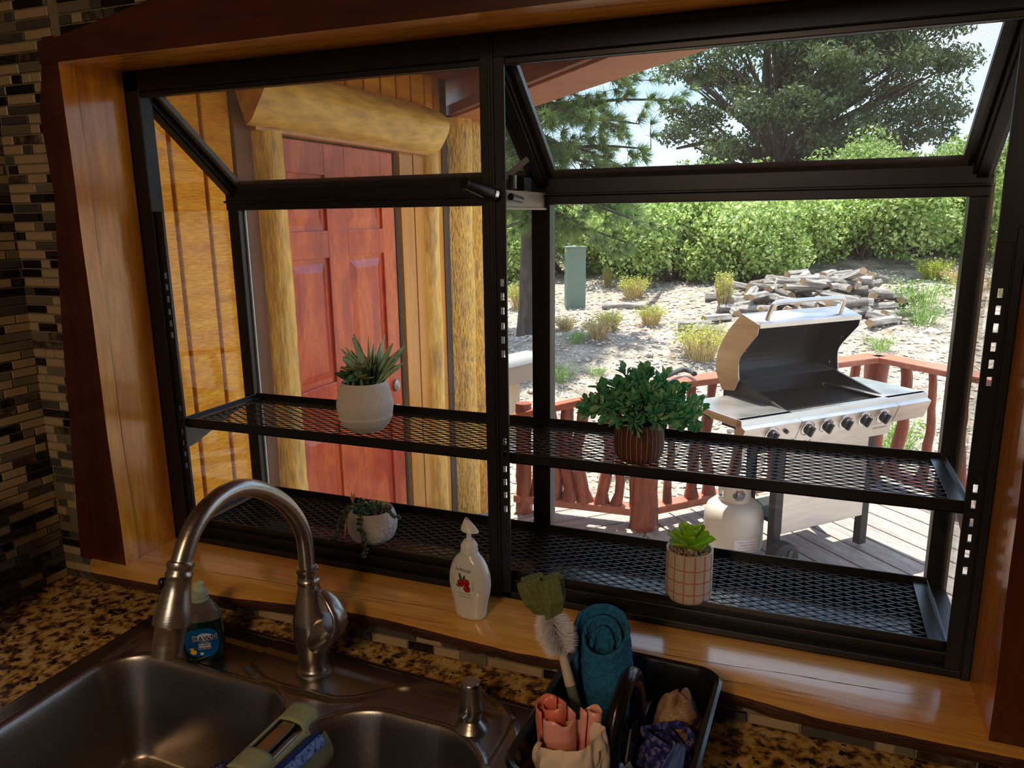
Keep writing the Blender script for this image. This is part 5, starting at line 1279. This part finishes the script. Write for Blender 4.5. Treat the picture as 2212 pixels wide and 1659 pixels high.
for k in range(24):
    a = 2*pi*k/24; tr2.bar((.345+.080*cos(a), .032, .135+.080*sin(a)), (.345+.080*cos(a), .082, .135+.080*sin(a)), .008, .006, (cos(a), 0, sin(a)))
tr2.build('tread', RUBBER, wh)

# ------------------------------------------------------------ propane tank
PT = thing('propane_tank', 'off-white propane tank with a valve collar beside the grill cart', 'gas tank', (.985, 2.555, DECKZ+.003))
TKM = ramp_mat('tank_paint', [(.3,(.50,.48,.42)),(.7,(.60,.58,.52))], (1,1,1), 4, 6, .45, .05)
MB().lathe([(.095,0),(.102,0),(.102,.02),(.115,.025),(.135,.045),(.1435,.075),(.145,.11),(.145,.215),(.1425,.245),(.130,.275),(.105,.297),(.07,.309),(.035,.313),(0,.314)], 48).build('tank_body', TKM, PT, smooth=40)
MB().surf(lambda u, v: (.145*cos(2*pi*u)*1.002, .145*sin(2*pi*u)*1.002, .155+.006*v), 48, 1, closeu=True).build('weld_seam', TKM, PT)
cl = MB()
def collar(u, v):
    a = radians(-215)+radians(290)*u; return (.078*cos(a), .078*sin(a), .298+.105*v)
nu, nv = 60, 12
vs = [collar(i/nu, j/nv) for j in range(nv+1) for i in range(nu+1)]; fs = []
for j in range(nv):
    for i in range(nu):
        uu = (i+.5)/nu; vv = (j+.5)/nv; hole = any(((uu-c)/.085)**2+((vv-.5)/.26)**2 < 1 for c in (.22,.5,.78))
        if not hole: fs.append((j*(nu+1)+i, j*(nu+1)+i+1, (j+1)*(nu+1)+i+1, (j+1)*(nu+1)+i))
cl.add(vs, fs); solidify(cl.build('valve_collar', TKM, PT, smooth=60), .004)
MB().tube([(0,0,.31),(0,0,.37)], .014, 14).tube([(0,0,.355),(0,-.04,.355)], .010, 12).tube([(0,0,.37),(0,0,.382)], [.022,.022], 14).build('valve', GRAYMETAL, PT, smooth=40)
MB().surf(lambda u, v: (.1462*cos(radians(-82+52*u)), .1462*sin(radians(-82+52*u)), .075+.070*v), 20, 2).build('tank_label', mat('tank_sticker', (.72,.70,.72), .5), PT, smooth=60)
lbx = lambda x, y: (.1468*cos(radians(-56)+x/.146), .1468*sin(radians(-56)+x/.146), .110+y)
TXG = mat('tank_text', (.22,.20,.22), .6)
for i, (tx, sz) in enumerate((('WARNING  FLAMMABLE GAS',.008),('PROPANE  UN1075',.009),('HIGHLY FLAMMABLE UNDER PRESSURE',.005),('KEEP OUT OF REACH OF CHILDREN',.005))):
    put_text('lettering', tx, sz, lbx, TXG, PT, y0=.024-.015*i)
MB().surf(lambda u, v: (.1462*cos(radians(-35+28*u)), .1462*sin(radians(-35+28*u)), .160+.05*v), 12, 2).build('tank_label', mat('tank_sticker2', (.60,.58,.62), .5), PT, smooth=60)
RG = thing('gas_regulator', 'grey round gas regulator with hose beside the propane tank', 'regulator', (1.075, 2.66, DECKZ+.335))
MB().lathe([(0,0),(.030,.0),(.040,.006),(.040,.014),(.028,.022),(.012,.026),(0,.027)], 24).build('regulator_body', mat('regulator_grey', (.30,.32,.36), .4, .5), RG, smooth=40)
MB().tube(smooth_path([Vector(p) for p in ((.03,.01,.01),(.09,.05,-.02),(.16,.06,.02),(.19,.02,.12),(.20,.0,.24))],1), .008, 10).build('hose', RUBBER, RG, smooth=60)
MB().tube([(-.02,-.02,.01),(-.06,-.07,.01)], .008, 10).build('fitting', GRAYMETAL, RG)
# ============================================================ GROUND
def gz(x, y):
    z = interp([(-2,-1.45),(2.6,-1.42),(3.6,-1.34),(5,-1.22),(8.3,-.98),(11,-.80),(14,-.46),(18,.55),(24,1.45),(34,2.1),(60,3.2),(120,4)])(y - .12*max(0, x-3)*0)
    z += .06*nz(x*.5, y*.5)+.025*nz(x*1.7, y*1.7, 3)
    z += .34*math.exp(-(((x+1.15)/1.5)**2+((y-7.3)/1.0)**2))                  # mound under the pine
    z += .20*math.exp(-(((x-1.3)/2.0)**2+((y-11.8)/1.6)**2))
    z += max(0, x-3.5)*.10*min(1, max(0, (y-5)/8))
    return z
GRAV = ramp_mat('pale_gravel', [(.28,(.16,.125,.095)),(.42,(.36,.29,.22)),(.55,(.50,.41,.32)),(.75,(.62,.53,.43))], (1,1,1), 5, 12, .9, 1, fine=.45, finescale=34, bumpdist=.05)
gx = [-30+ (60*i/90) for i in range(91)]
def gridpts(a, b, n, p=1.0): return [a+(b-a)*(i/n)**p for i in range(n+1)]
xs = sorted(set([round(v, 3) for v in [-60,-45,-32,-24,-18,-14,-11]+gridpts(-9, 9, 130)+[11,14,18,24,32,45,60]]))
ys_ = [-4,-2,0,1]+gridpts(1.5, 22, 150)+[24,27,30,34,40,50,65,85,110]
g_ = MB().add([(x, y, gz(x, y)-.0) for y in ys_ for x in xs], [(j*len(xs)+i, j*len(xs)+i+1, (j+1)*len(xs)+i+1, (j+1)*len(xs)+i) for j in range(len(ys_)-1) for i in range(len(xs)-1)])
ground = struct(g_.build('ground', GRAV, smooth=80), 'pale stony hillside rising behind the deck')

# stones: the larger ones are parts of the ground, the gravel is one object
STN = [ramp_mat('stone_a', [(.3,(.38,.31,.25)),(.7,(.58,.50,.42))], (1,1,1), 7, 5, .9, .5, objrand=8), ramp_mat('stone_b', [(.3,(.24,.20,.18)),(.7,(.46,.41,.37))], (1,1,1), 7, 5, .9, .5, objrand=8), ramp_mat('stone_c', [(.3,(.45,.28,.18)),(.7,(.62,.44,.32))], (1,1,1), 7, 5, .9, .5, objrand=8)]
r_ = random.Random(5); smesh = []
for k in range(9):
    bm = bmesh.new(); bmesh.ops.create_icosphere(bm, subdivisions=1, radius=1)
    for v in bm.verts: v.co = Vector((v.co.x*1.25, v.co.y*.9, v.co.z*.55))*(1+.3*noise.noise(v.co*1.3+Vector((k*5,0,0))))
    me = bpy.data.meshes.new('stone'); bm.to_mesh(me); bm.free(); me.materials.append(STN[(0,1,0,0,1,0,0,2,0)[k]]); smesh.append(me)
n = 0
while n < 290:
    u = r_.uniform(1080, 2212); v = r_.uniform(610, 1120); y = r_.uniform(3.4, 12); x = CAM.x+(y-CAM.y)*r_.uniform(-.62, .50)
    if r_.random() > 6.5/y: continue
    s = r_.uniform(.028, .075)*(1+.5*(r_.random() < .06)); o = link('stone', smesh[r_.randrange(9)], ground, loc=(x, y, gz(x, y)+s*.12))
    o.scale = (s, s, s); o.rotation_euler = (r_.uniform(-.3,.3), r_.uniform(-.3,.3), r_.uniform(0, 6.28)); n += 1
gm = MB(); ico = [(Vector(v.co)) for v in smesh[0].vertices]; icf = [tuple(p.vertices) for p in smesh[0].polygons]
octv = [Vector(p) for p in ((1,0,0),(0,1,0),(-1,0,0),(0,-1,0),(0,0,.6),(0,0,-.6))]; octf = [(0,1,4),(1,2,4),(2,3,4),(3,0,4),(1,0,5),(2,1,5),(3,2,5),(0,3,5)]
for k in range(15000):
    y = 3.3+11.0*r_.random()**1.25; x = CAM.x+(y-CAM.y)*r_.uniform(-.64, .52)
    s = r_.uniform(.010, .030)*(.8+y*.05); R_ = Matrix.Rotation(r_.uniform(0, 6.28), 3, 'Z') @ Matrix.Rotation(r_.uniform(-.5,.5), 3, 'X')
    z = gz(x, y); gm.add([R_ @ Vector((p.x*s*1.3, p.y*s*r_.uniform(.7,1.1), p.z*s))+Vector((x, y, z+s*.2)) for p in octv], octf, r_.choices((0,1,2), (6,3,1))[0])
gr_ = stuff(gm.build('gravel', STN, ground))

# ============================================================ VEGETATION
def leafmat(name, a, b_, c=None, tr=.35):
    m = ramp_mat(name, [(.3, a), (.55, b_), (.8, c or b_)], (1,1,1), 1.2, 4, .38, 0, fine=.3, finescale=9, objrand=20)
    p = m.node_tree.nodes['Principled BSDF']; N = m.node_tree.nodes; K = m.node_tree.links.new
    src = p.inputs['Base Color'].links[0].from_socket
    t = N.new('ShaderNodeBsdfTranslucent'); K(src, t.inputs[0]); mx_ = N.new('ShaderNodeMixShader'); mx_.inputs[0].default_value = tr
    o = [n_ for n_ in N if n_.type == 'OUTPUT_MATERIAL'][0]; K(p.outputs[0], mx_.inputs[1]); K(t.outputs[0], mx_.inputs[2]); K(mx_.outputs[0], o.inputs[0]); return m
OAK = [leafmat('oak_leaf_a', (.38,.50,.13), (.58,.70,.24), (.80,.88,.48)), leafmat('oak_leaf_b', (.14,.24,.05), (.26,.40,.08))]
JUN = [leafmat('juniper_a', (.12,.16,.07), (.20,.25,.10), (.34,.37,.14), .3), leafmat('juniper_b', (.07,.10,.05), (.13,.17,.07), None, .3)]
PIN = [leafmat('pine_needle', (.12,.20,.06), (.22,.33,.10), (.36,.46,.15), .4)]
TRK = ramp_mat('tree_bark', [(.3,(.05,.035,.028)),(.7,(.13,.095,.075))], (8,8,1.5), 3, 8, .9, 1, bumpdist=.04)
def quads(b, c, s, rnd_, m=0, elong=1.6):
    n = Vector((rnd_.gauss(0,1), rnd_.gauss(0,1), rnd_.gauss(0,1)+.3)).normalized(); t = n.orthogonal().normalized(); t.rotate(Matrix.Rotation(rnd_.uniform(0,6.28), 3, n)); q = n.cross(t)
    a, d = t*s*elong, q*s
    b.add([c-a, c-a*.1+d, c+a, c-a*.1-d], [(0,1,2,3)], m)
def shrub_meshes(k, rx, ry, h, nl, size):
    r2 = random.Random(100+k); b = MB(); st_ = MB()
    blobs = [(Vector((r2.uniform(-.75,.75)*rx, r2.uniform(-.7,.7)*ry, r2.uniform(.25,.85)*h)), r2.uniform(.28,.5)*min(rx, h)) for _ in range(22)]
    for _ in range(nl):
        c, r = blobs[r2.randrange(22)]; d = Vector((r2.gauss(0,1), r2.gauss(0,1), r2.gauss(0,1))).normalized(); p = c+d*r*(r2.random()**.35)
        if p.z < .02: p.z = .02+r2.random()*.1
        quads(b, p, size*r2.uniform(.6,1.3), r2, 0 if r2.random() < .66 else 1)
    for c, r in blobs: st_.tube([(c.x*.2, c.y*.2, 0), (c.x*.6, c.y*.6, c.z*.5), tuple(c)], [.025,.015,.006], 5)
    return b.mesh('foliage', OAK), st_.mesh('stems', TRK, 60)
shr = [shrub_meshes(k, 1.25, .9, 1.78, 15000, .028) for k in range(4)]
spots = [(-5.6,13.6),(-4.5,13.2),(-3.3,13.9),(-2.2,13.7),(-1.1,13.3),(.0,13.4),(1.0,14.3),(2.1,15.0),(3.2,15.2),(4.2,15.4),(5.3,15.6),(-5.0,15.6),(-2.8,15.8),(-.6,15.6),(1.4,16.6),(3.0,17.3),(4.8,17.6),(6.6,16.6),(-7,14.5),(8.2,18.5)]
lab_s = ['leftmost dense green oak shrub seen past the pine trunk','broad green shrub behind the utility pedestal','leafy green shrub just right of the utility pedestal']
plabs = ['far behind the mailbox, left of the divider','left of the utility pedestal','right behind the utility pedestal','just right of the utility pedestal','above the mound of gravel','in the middle between pedestal and woodpile','behind the tall thin yellow rabbitbrush','behind the left end of the woodpile','straight behind the top of the woodpile','behind the right end of the woodpile','behind the golden clump at the top right','second row, left of the pedestal','second row, right behind the pedestal','second row, between pedestal and woodpile','at the foot of the big juniper','right of the juniper trunk','second row at the right frame edge','low on the right slope, in the side pane','at the far left end of the band','far up the slope in the right side pane']
for i, (x, y) in enumerate(spots):
    t = thing('oak_shrub', 'bright green scrub oak '+plabs[i], 'shrub', (x, y, gz(x, y)-.05), i*1.7, 'scrub oaks in the band up the hill')
    s = .92+.16*((i*37)%10)/10; t.scale = (s, s, s*(1.0 if i > 10 else .95))
    for nm, me in zip(('foliage','stems'), shr[i%4]):
        o = link(nm, me, t)
        if nm == 'foliage': o['kind'] = 'stuff'

# juniper on the hill
JX, JY = .42, 20.7; JZ = gz(JX, JY)
jt = thing('juniper_tree', 'large dark juniper with a wide crown on top of the hill', 'tree', (JX, JY, JZ))
r2 = random.Random(77); tb_ = MB(); cl_ = []
tops = [(-.5,.1,3.3),(.35,.0,3.6),(1.1,.2,3.0),(.0,.3,4.4),(2.0,.0,3.2)]
tb_.tube([(0,0,0),(0,0,.5),(-.05,0,1.0),(-.25,0,1.9),(-.5,.05,2.8),(-.6,.1,4.4)], [.34,.28,.25,.2,.15,.05], 12, nz=.25)
tb_.tube([(.05,0,.3),(.35,0,.9),(.8,.05,1.8),(1.4,.1,2.8),(1.8,.1,4.2)], [.2,.18,.14,.1,.04], 10, nz=.25)
tb_.tube([(0,0,.7),(-.7,.1,1.3),(-1.7,.0,1.7),(-2.8,0,1.5)], [.16,.12,.08,.03], 8, nz=.2)
tb_.tube([(-.1,0,1.3),(-.9,.1,2.0),(-1.9,.1,2.9),(-2.6,.1,3.4)], [.13,.10,.07,.03], 8, nz=.2)
tb_.tube([(.4,0,1.0),(1.6,0,1.5),(2.8,0,1.5)], [.12,.08,.03], 8, nz=.2)
tb_.tube([(.7,0,1.6),(1.9,0,2.3),(3.1,0,2.9)], [.12,.08,.03], 8, nz=.2)
for k in range(170):
    a = r2.uniform(0, 2*pi); zz = r2.uniform(.9, 6.0); R0_ = interp([(.8,2.5),(1.5,3.5),(2.8,3.75),(4,3.4),(5,2.6),(6,1.6)])(zz)
    rr = R0_*sqrt(r2.random()); c = Vector((.45+rr*cos(a)*1.0, rr*sin(a)*.75, zz+.25))
    cl_.append((c, r2.uniform(.38,.62))); root = Vector((-.1+c.x*.25, c.y*.2, max(.9, zz*.6)))
    mid = root.lerp(c, .5)+Vector((0,0,-.10)); tb_.tube([root, mid, c], [.05,.03,.012], 5)
tb_.build('trunk_and_branches', TRK, jt, smooth=70)
fl = MB()
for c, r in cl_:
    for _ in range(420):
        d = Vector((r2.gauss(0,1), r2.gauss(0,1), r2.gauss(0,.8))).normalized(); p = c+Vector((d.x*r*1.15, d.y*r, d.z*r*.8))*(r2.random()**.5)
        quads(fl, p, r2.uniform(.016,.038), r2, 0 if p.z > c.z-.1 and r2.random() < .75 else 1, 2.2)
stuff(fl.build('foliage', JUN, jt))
# small distant juniper and a hint of others on the skyline
for i, (x, y, s, lb) in enumerate(((9.6,30,.36,'small round juniper on the skyline at the far right'),(-11.5,29,.6,'distant juniper on the skyline at the left'))):
    c = copy_tree(jt); c.location = (x, y, gz(x, y)); c.scale = (s, s, s*.8); c.rotation_euler = (0,0,1.1+i); c['label'] = lb

# ponderosa pine
PX, PY = -2.26, 8.3; PZ = gz(PX, PY)-.05
pn = thing('pine_tree', 'pine with a slim trunk and hanging needle branches left of the window divider', 'tree', (PX, PY, PZ))
pb_ = MB().tube([(0,0,0),(.03,0,.5),(.05,0,1.5),(.0,.05,3),(.05,0,5),(0,0,6.5)], [.13,.10,.09,.08,.05,.02], 12, nz=.15)
nd = MB()
def tuft(c, d, L_=.17, n_=64):
    d = d.normalized()
    for _ in range(n_):
        q = (d*1.0+Vector((r2.gauss(0,.6), r2.gauss(0,.6), r2.gauss(0,.6)))).normalized(); s_3 = q.orthogonal().normalized()*.0042
        s_3.rotate(Matrix.Rotation(r2.uniform(0,3.1), 3, q)); e = c+q*L_*r2.uniform(.7,1.15)+Vector((0,0,-.01)); nd.add([c-s_3, c+s_3, e], [(0,1,2)])
def pbranch(a, c, nt_, r0=.03):
    mid = a.lerp(c, .5)+Vector((0,0,.10)); P = smooth_path([a, mid, c], 2); pb_.tube(P, [r0*(1-.75*i/(len(P)-1)) for i in range(len(P))], 6)
    for k in range(nt_):
        t = .25+.75*k/(nt_-1); i = min(len(P)-2, int(t*(len(P)-1))); q = P[i].lerp(P[i+1], t*(len(P)-1)-i)
        sd_ = Vector((r2.gauss(0,1), r2.gauss(0,1), r2.gauss(0,.6)))*.16; e = q+sd_; pb_.tube([q, e], [.006,.004], 4); tuft(e, sd_+(c-a)*.2); tuft(q.lerp(e,.5), sd_+(c-a)*.3)
for k in range(130):
    z = 1.55+4.75*k/130; a_ = k*2.4; L_ = interp([(1.8,1.5),(2.6,1.75),(4,1.5),(6.5,.4)])(z)*r2.uniform(.7,1.05)
    pbranch(Vector((.03,0,z)), Vector((L_*cos(a_), L_*sin(a_), z+r2.uniform(-.45,.15))), 12)
W_ = lambda x, y, z: Vector((x-PX, y-PY, z-PZ))
# low branches hanging into view over the pedestal
pbranch(Vector((.05,0,1.9)), W_(-.62,7.6,.62), 15, .03); pbranch(Vector((.05,0,2.0)), W_(-.95,7.9,.75), 11, .03); pbranch(Vector((.05,0,1.8)), W_(-1.9,7.6,.62), 9, .02); pbranch(Vector((.05,0,2.4)), W_(-.6,8.2,1.45), 12, .03); pbranch(Vector((.05,0,2.9)), W_(-.35,8.3,2.0), 12, .03)
pb_.build('trunk_and_branches', TRK, pn, smooth=70); stuff(nd.build('needles', PIN, pn))

# rabbitbrush and grass clumps
STRAW = leafmat('straw', (.42,.31,.13), (.58,.46,.22), None, .4); YG = leafmat('yellow_green', (.30,.36,.04), (.50,.55,.08), (.66,.66,.16), .4); GG = leafmat('weed_green', (.14,.26,.05), (.24,.38,.09), None, .4)
def clump_mesh(k, mats, n_, h, sp):
    r3 = random.Random(500+k); b = MB()
    for _ in range(n_):
        a = r3.uniform(0, 6.28); r = sp*.35*sqrt(r3.random()); o = Vector((r*cos(a), r*sin(a), 0)); L_ = h*r3.uniform(.55,1.05)
        e = o+Vector((cos(a)*sp*.6*r3.random(), sin(a)*sp*.6*r3.random(), L_)); sd_ = Vector((-sin(a+r3.uniform(-1,1)), cos(a), 0))*.0045
        m_ = o.lerp(e, .55)+Vector((0,0,.02)); b.add([o-sd_, o+sd_, m_+sd_, m_-sd_, e], [(0,1,2,3),(3,2,4)], 0)
        if r3.random() < .75:
            for _q in range(4): quads(b, m_.lerp(e, r3.random())+Vector((r3.gauss(0,.02), r3.gauss(0,.02), r3.gauss(0,.02))), r3.uniform(.008,.016), r3, 1, 1.6)
    return b.mesh('blades', mats)
CM = [clump_mesh(0, [STRAW,YG], 260, .55, .42), clump_mesh(1, [YG,YG], 230, .45, .42), clump_mesh(2, [STRAW,STRAW], 160, .35, .35), clump_mesh(3, [GG,GG], 110, .42, .5), clump_mesh(4, [STRAW,YG], 260, .8, .22)]
cl_list = [(1512,765,0,1.15,'wide yellow-green rabbitbrush clump left of the open grill lid'),(1562,655,4,1.1,'tall thin yellow rabbitbrush in front of the shrubs'),
 (1125,655,0,1.2,'yellow-green clump left of the black divider'),(1243,728,3,.55,'small green weed under the utility pedestal'),(1222,700,2,.9,'pale dry grass tuft at the left foot of the pedestal'),
 (1290,718,2,1.0,'dry upright grass on top of the gravel mound'),(1315,700,0,.8,'straw and green clump right of the mound top'),(1405,690,0,.85,'yellow clump beside the fallen branch'),
 (1368,632,0,1.1,'yellow rabbitbrush under the shrubs'),(1312,607,4,.7,'upright yellow-green shoots near the pedestal top'),(2015,590,1,1.2,'golden green clump at the top right by the frame'),
 (2055,598,2,1.0,'dry orange clump at the edge of the right frame'),(1985,650,3,1.6,'light green bush right of the woodpile'),(1990,690,3,1.1,'low green weed on the right slope'),
 (1820,1000,3,1.0,'green weeds behind the right leg of the grill'),(1918,965,3,1.1,'green weeds between the railing logs at the right'),(1212,812,3,.7,'green weed at the left of the gravel slope'),(1345,1010,2,.8,'dry grass beyond the railing'),
 (1290,800,3,.4,'tiny green weed low on the gravel slope'),(1180,1060,2,.9,'dry grass beyond the steps'),(1900,745,3,.7,'sparse green weeds above the far railing'),(2170,640,2,1.5,'straw clump seen through the right side pane'),(2190,560,1,1.5,'yellow clump high in the right side pane')]
def on_ground(u, v):
    d = CR*((u-1106)/FPX)+CU*(-(v-829.5)/FPX)+CF; t = 2.0
    while t < 60:
        p = CAM+d*t
        if p.z < gz(p.x, p.y): break
        t += .03
    return p
for u, v, k, s, lb in cl_list:
    p = on_ground(u, v+14); t = thing('grass_clump', lb, 'plant', (p.x, p.y, gz(p.x, p.y)), u*.7); t.scale = (s*.85, s*.85, s*.66); o = link('blades', CM[k], t); o['kind'] = 'stuff'
hb_ = MB(); r4 = random.Random(8)
for _ in range(2600):
    y = r4.uniform(14, 34); x = r4.uniform(3.5, 20) if r4.random() < .7 else r4.uniform(-12, 20); z = gz(x, y); s_ = r4.uniform(.1,.35)
    for q in range(5): c = Vector((x+r4.gauss(0,.12), y+r4.gauss(0,.12), z)); hb_.add([c-Vector((.02,0,0)), c+Vector((.02,0,0)), c+Vector((r4.gauss(0,.06), 0, s_))], [(0,1,2)], r4.choice((0,1,1,2)))
stuff(hb_.build('hillside_grass', [STRAW, YG, GG], ground))

# ============================================================ UTILITY PEDESTAL, MAILBOX, FIREWOOD
up_ = thing('utility_pedestal', 'tall sage green utility pedestal on the gravel', 'utility box', (-2.36, 10.95, gz(-2.36,10.95)-.04), radians(28))
UG = mat('pedestal_green', (.16,.22,.17), .5)
MB().prism([(-.15,0),(.17,0),(.17,1.02),(.0,1.06),(-.15,1.02)], 1, -.11, .11).build('housing', UG, up_, bevel=.015)
lo3 = MB().box(-.165, .185, -.125, .125, 1.02, 1.045).build('cap', UG, up_, bevel=.01)
MB().box(-.152, -.149, -.09, .09, .30, .303).box(-.153,-.149,-.03,-.01,.74,.92).box(-.155,-.149,-.02,.02,.60,.63).build('latch', mat('latch_dark', (.04,.05,.04), .5), up_)
MB().box(-.156, -.150, -.055, .01, .96, 1.0).build('sticker', mat('yellow_sticker', (.8,.5,.08), .5), up_)
mb_ = thing('mailbox', 'beige plastic mailbox with a rounded grey roof on a post', 'mailbox', (-1.06, 4.75, gz(-1.06,4.75)), radians(-20))
MBM = mat('mailbox_beige', (.28,.21,.16), .6); 
MB().box(-.045, .045, -.045, .045, 0, .58).build('post', mat('post_beige', (.42,.31,.20), .7), mb_, bevel=.006)
MB().box(-.095, .105, -.20, .20, .55, .70).build('box_body', MBM, mb_, bevel=.006)
MB().prism([(-.105,.70)]+[(.0+ .11*cos(radians(180-180*k/10))+.005, .70+.085*sin(radians(180*k/10))) for k in range(11)]+[(.115,.70)], 1, -.215, .215).build('roof', mat('roof_grey', (.33,.31,.29), .5), mb_, smooth=40)
MB().box(-.09, .10, -.207, -.200, .56, .60).build('newspaper_slot', mat('slot', (.20,.15,.11), .6), mb_)

WG = ramp_mat('weathered_split_wood', [(.3,(.16,.13,.11)),(.5,(.50,.45,.41)),(.7,(.80,.74,.68))], (1.2,12,12), 3, 8, .9, 1, fine=.5, finescale=30, objrand=12, bumpdist=.02)
WE = ramp_mat('log_end', [(.3,(.30,.17,.09)),(.7,(.50,.32,.18))], (1,1,1), 14, 5, .8, .3, objrand=6)
WB = ramp_mat('log_bark', [(.3,(.16,.13,.11)),(.7,(.42,.36,.31))], (4,10,10), 3, 8, .95, 1, fine=.5, finescale=20, objrand=9, bumpdist=.02)
logm = []
for k in range(10):
    r3 = random.Random(40+k); b = MB(); n_ = 10; L_ = .5; rr_ = r3.uniform(.055,.085)
    if k < 4:
        b.tube([(-L_/2+L_*i/5, .01*nz(i, k), .01*nz(i, k, 2)) for i in range(6)], rr_*.85, 10, nz=.18, seed=k, m=0, cap=False)
        for s in (0, 1): b.add([b.v[(0 if s == 0 else 50)+q] for q in range(10)], [tuple(range(10))], 1)
        logm.append(b.mesh('log', [WB, WE], 60))
    else:
        sh = [(0,-rr_*.9),(rr_*1.1,-rr_*.2+r3.uniform(-.01,.02)),(rr_*.5,rr_*.8),(-rr_*.6,rr_*.7),(-rr_*1.1,-rr_*.1)]
        vs = []
        for i in range(6):
            for q, (yy, zz) in enumerate(sh): vs.append((-L_/2+L_*i/5, yy*(1+.2*nz(i, q, k))+.01*nz(i, k), zz*(1+.2*nz(i, q+9, k))))
        b.add(vs, [(i*5+q, i*5+(q+1)%5, (i+1)*5+(q+1)%5, (i+1)*5+q) for i in range(5) for q in range(5)], 0); b.add(vs[:5], [(4,3,2,1,0)], 1); b.add(vs[-5:], [(0,1,2,3,4)], 1)
        logm.append(b.mesh('log', [WG, WE]))
def fire(x, y, z, rz, k, s, lb=None, tilt=0, gp_='split firewood in the heap'):
    o = tag(link('firewood_log', logm[k], loc=(x, y, z)), lb or ('weathered grey split firewood piece in the jumbled heap' if k > 3 else 'grey barked round log in the jumbled heap'), 'firewood', None if lb else (gp_ if k > 3 else 'round logs in the heap'))
    if not lb:
        where = ('left' if x < P0.x-.45 else 'right' if x > P0.x+.75 else 'middle')+' of the heap, '+('near the front' if y < P0.y+.75 else 'towards the back' if y > P0.y+1.25 else 'midway back')+(', on top' if z-gz(x, y) > .2 else ', underneath' if z-gz(x, y) < .1 else ', second layer')
        o['label'] = ('split firewood piece, ' if k > 3 else 'round barked log, ')+where; o['group'] = o['label']
    o.rotation_euler = (r5.uniform(-.4,.4), tilt, rz); o.scale = (s, 1.0, 1.0); return o
r5 = random.Random(31)
P0 = on_ground(1735, 690)
for i in range(92):
    layer = 0 if i < 50 else 1 if i < 78 else 2
    a = r5.uniform(0, 6.28); rr = sqrt(r5.random())*(1 if layer == 0 else .72 if layer == 1 else .42)
    x = P0.x+.10+rr*cos(a)*1.45; y = P0.y+1.0+rr*sin(a)*1.15
    fire(x, y, gz(x, y)+.06+layer*.115+r5.uniform(-.02,.03), r5.gauss(.15,.8), r5.choice((0,1,2,4,5,6,7,8,9,4,5,6)), r5.uniform(.75,1.15), tilt=r5.uniform(-.25,.25))
for u, v, rz, k, s, tl, lb in ((1548,692,.75,5,.9,0,'pale split log lying apart at the left foot of the heap'),(1500,708,.1,6,.9,0,'lowest grey log left of the grill lid'),(1530,716,.0,8,.8,0,'short grey piece under the pale split log'),
   (1635,672,-.1,4,1.1,0,'long smooth grey piece left of the heap front'),(1612,600,.05,7,1.0,0,'tan split piece lying at the top left of the heap'),(1903,700,.95,7,1.1,0,'flat tan split log lying apart on the right slope'),
   (1890,668,.75,5,1.5,0,'long pale split beam at the right edge of the heap'),(1866,640,1.15,1,.95,.2,'round barked log pointing at the camera, right of the heap'),(1895,628,1.05,2,.95,.2,'round barked log behind the other at the right end'),
   (1826,604,-1.0,4,1.0,-.3,'bright split log propped on top of the heap'),(1800,628,1.3,0,.8,.1,'round log showing its sawn end in the heap'),(1790,560+52,.9,5,.9,.15,'pale split piece leaning near the heap top')):
    p = on_ground(u, v+6); dz = .07+(.30 if 'top of the heap' in lb or 'heap top' in lb else .16 if ('sawn' in lb or 'right end' in lb or 'pointing' in lb) else 0)
    if 'heap' in lb and dz > .1: p = CAM+(p-CAM)*1.0
    if 'propped on top' in lb: p = Vector((P0.x+.62, P0.y+.75, 0)); dz = .46
    if 'leaning near' in lb: p = Vector((P0.x+.10, P0.y+.55, 0)); dz = .38
    fire(p.x, p.y, gz(p.x, p.y)+dz, rz, k, s, lb, tl)
p = on_ground(1360, 668); o = tag(link('fallen_branch', MB().tube([(-.45,0,0),(-.1,.03,.03),(.25,0,.02),(.38,.05,.12),(.48,.08,.26)], [.045,.05,.045,.05,.03], 10, nz=.3).mesh('fallen_branch', WG, 60), loc=(p.x, p.y, gz(p.x,p.y)+.03)), 'grey fallen branch with a stub end right of the pedestal', 'branch')
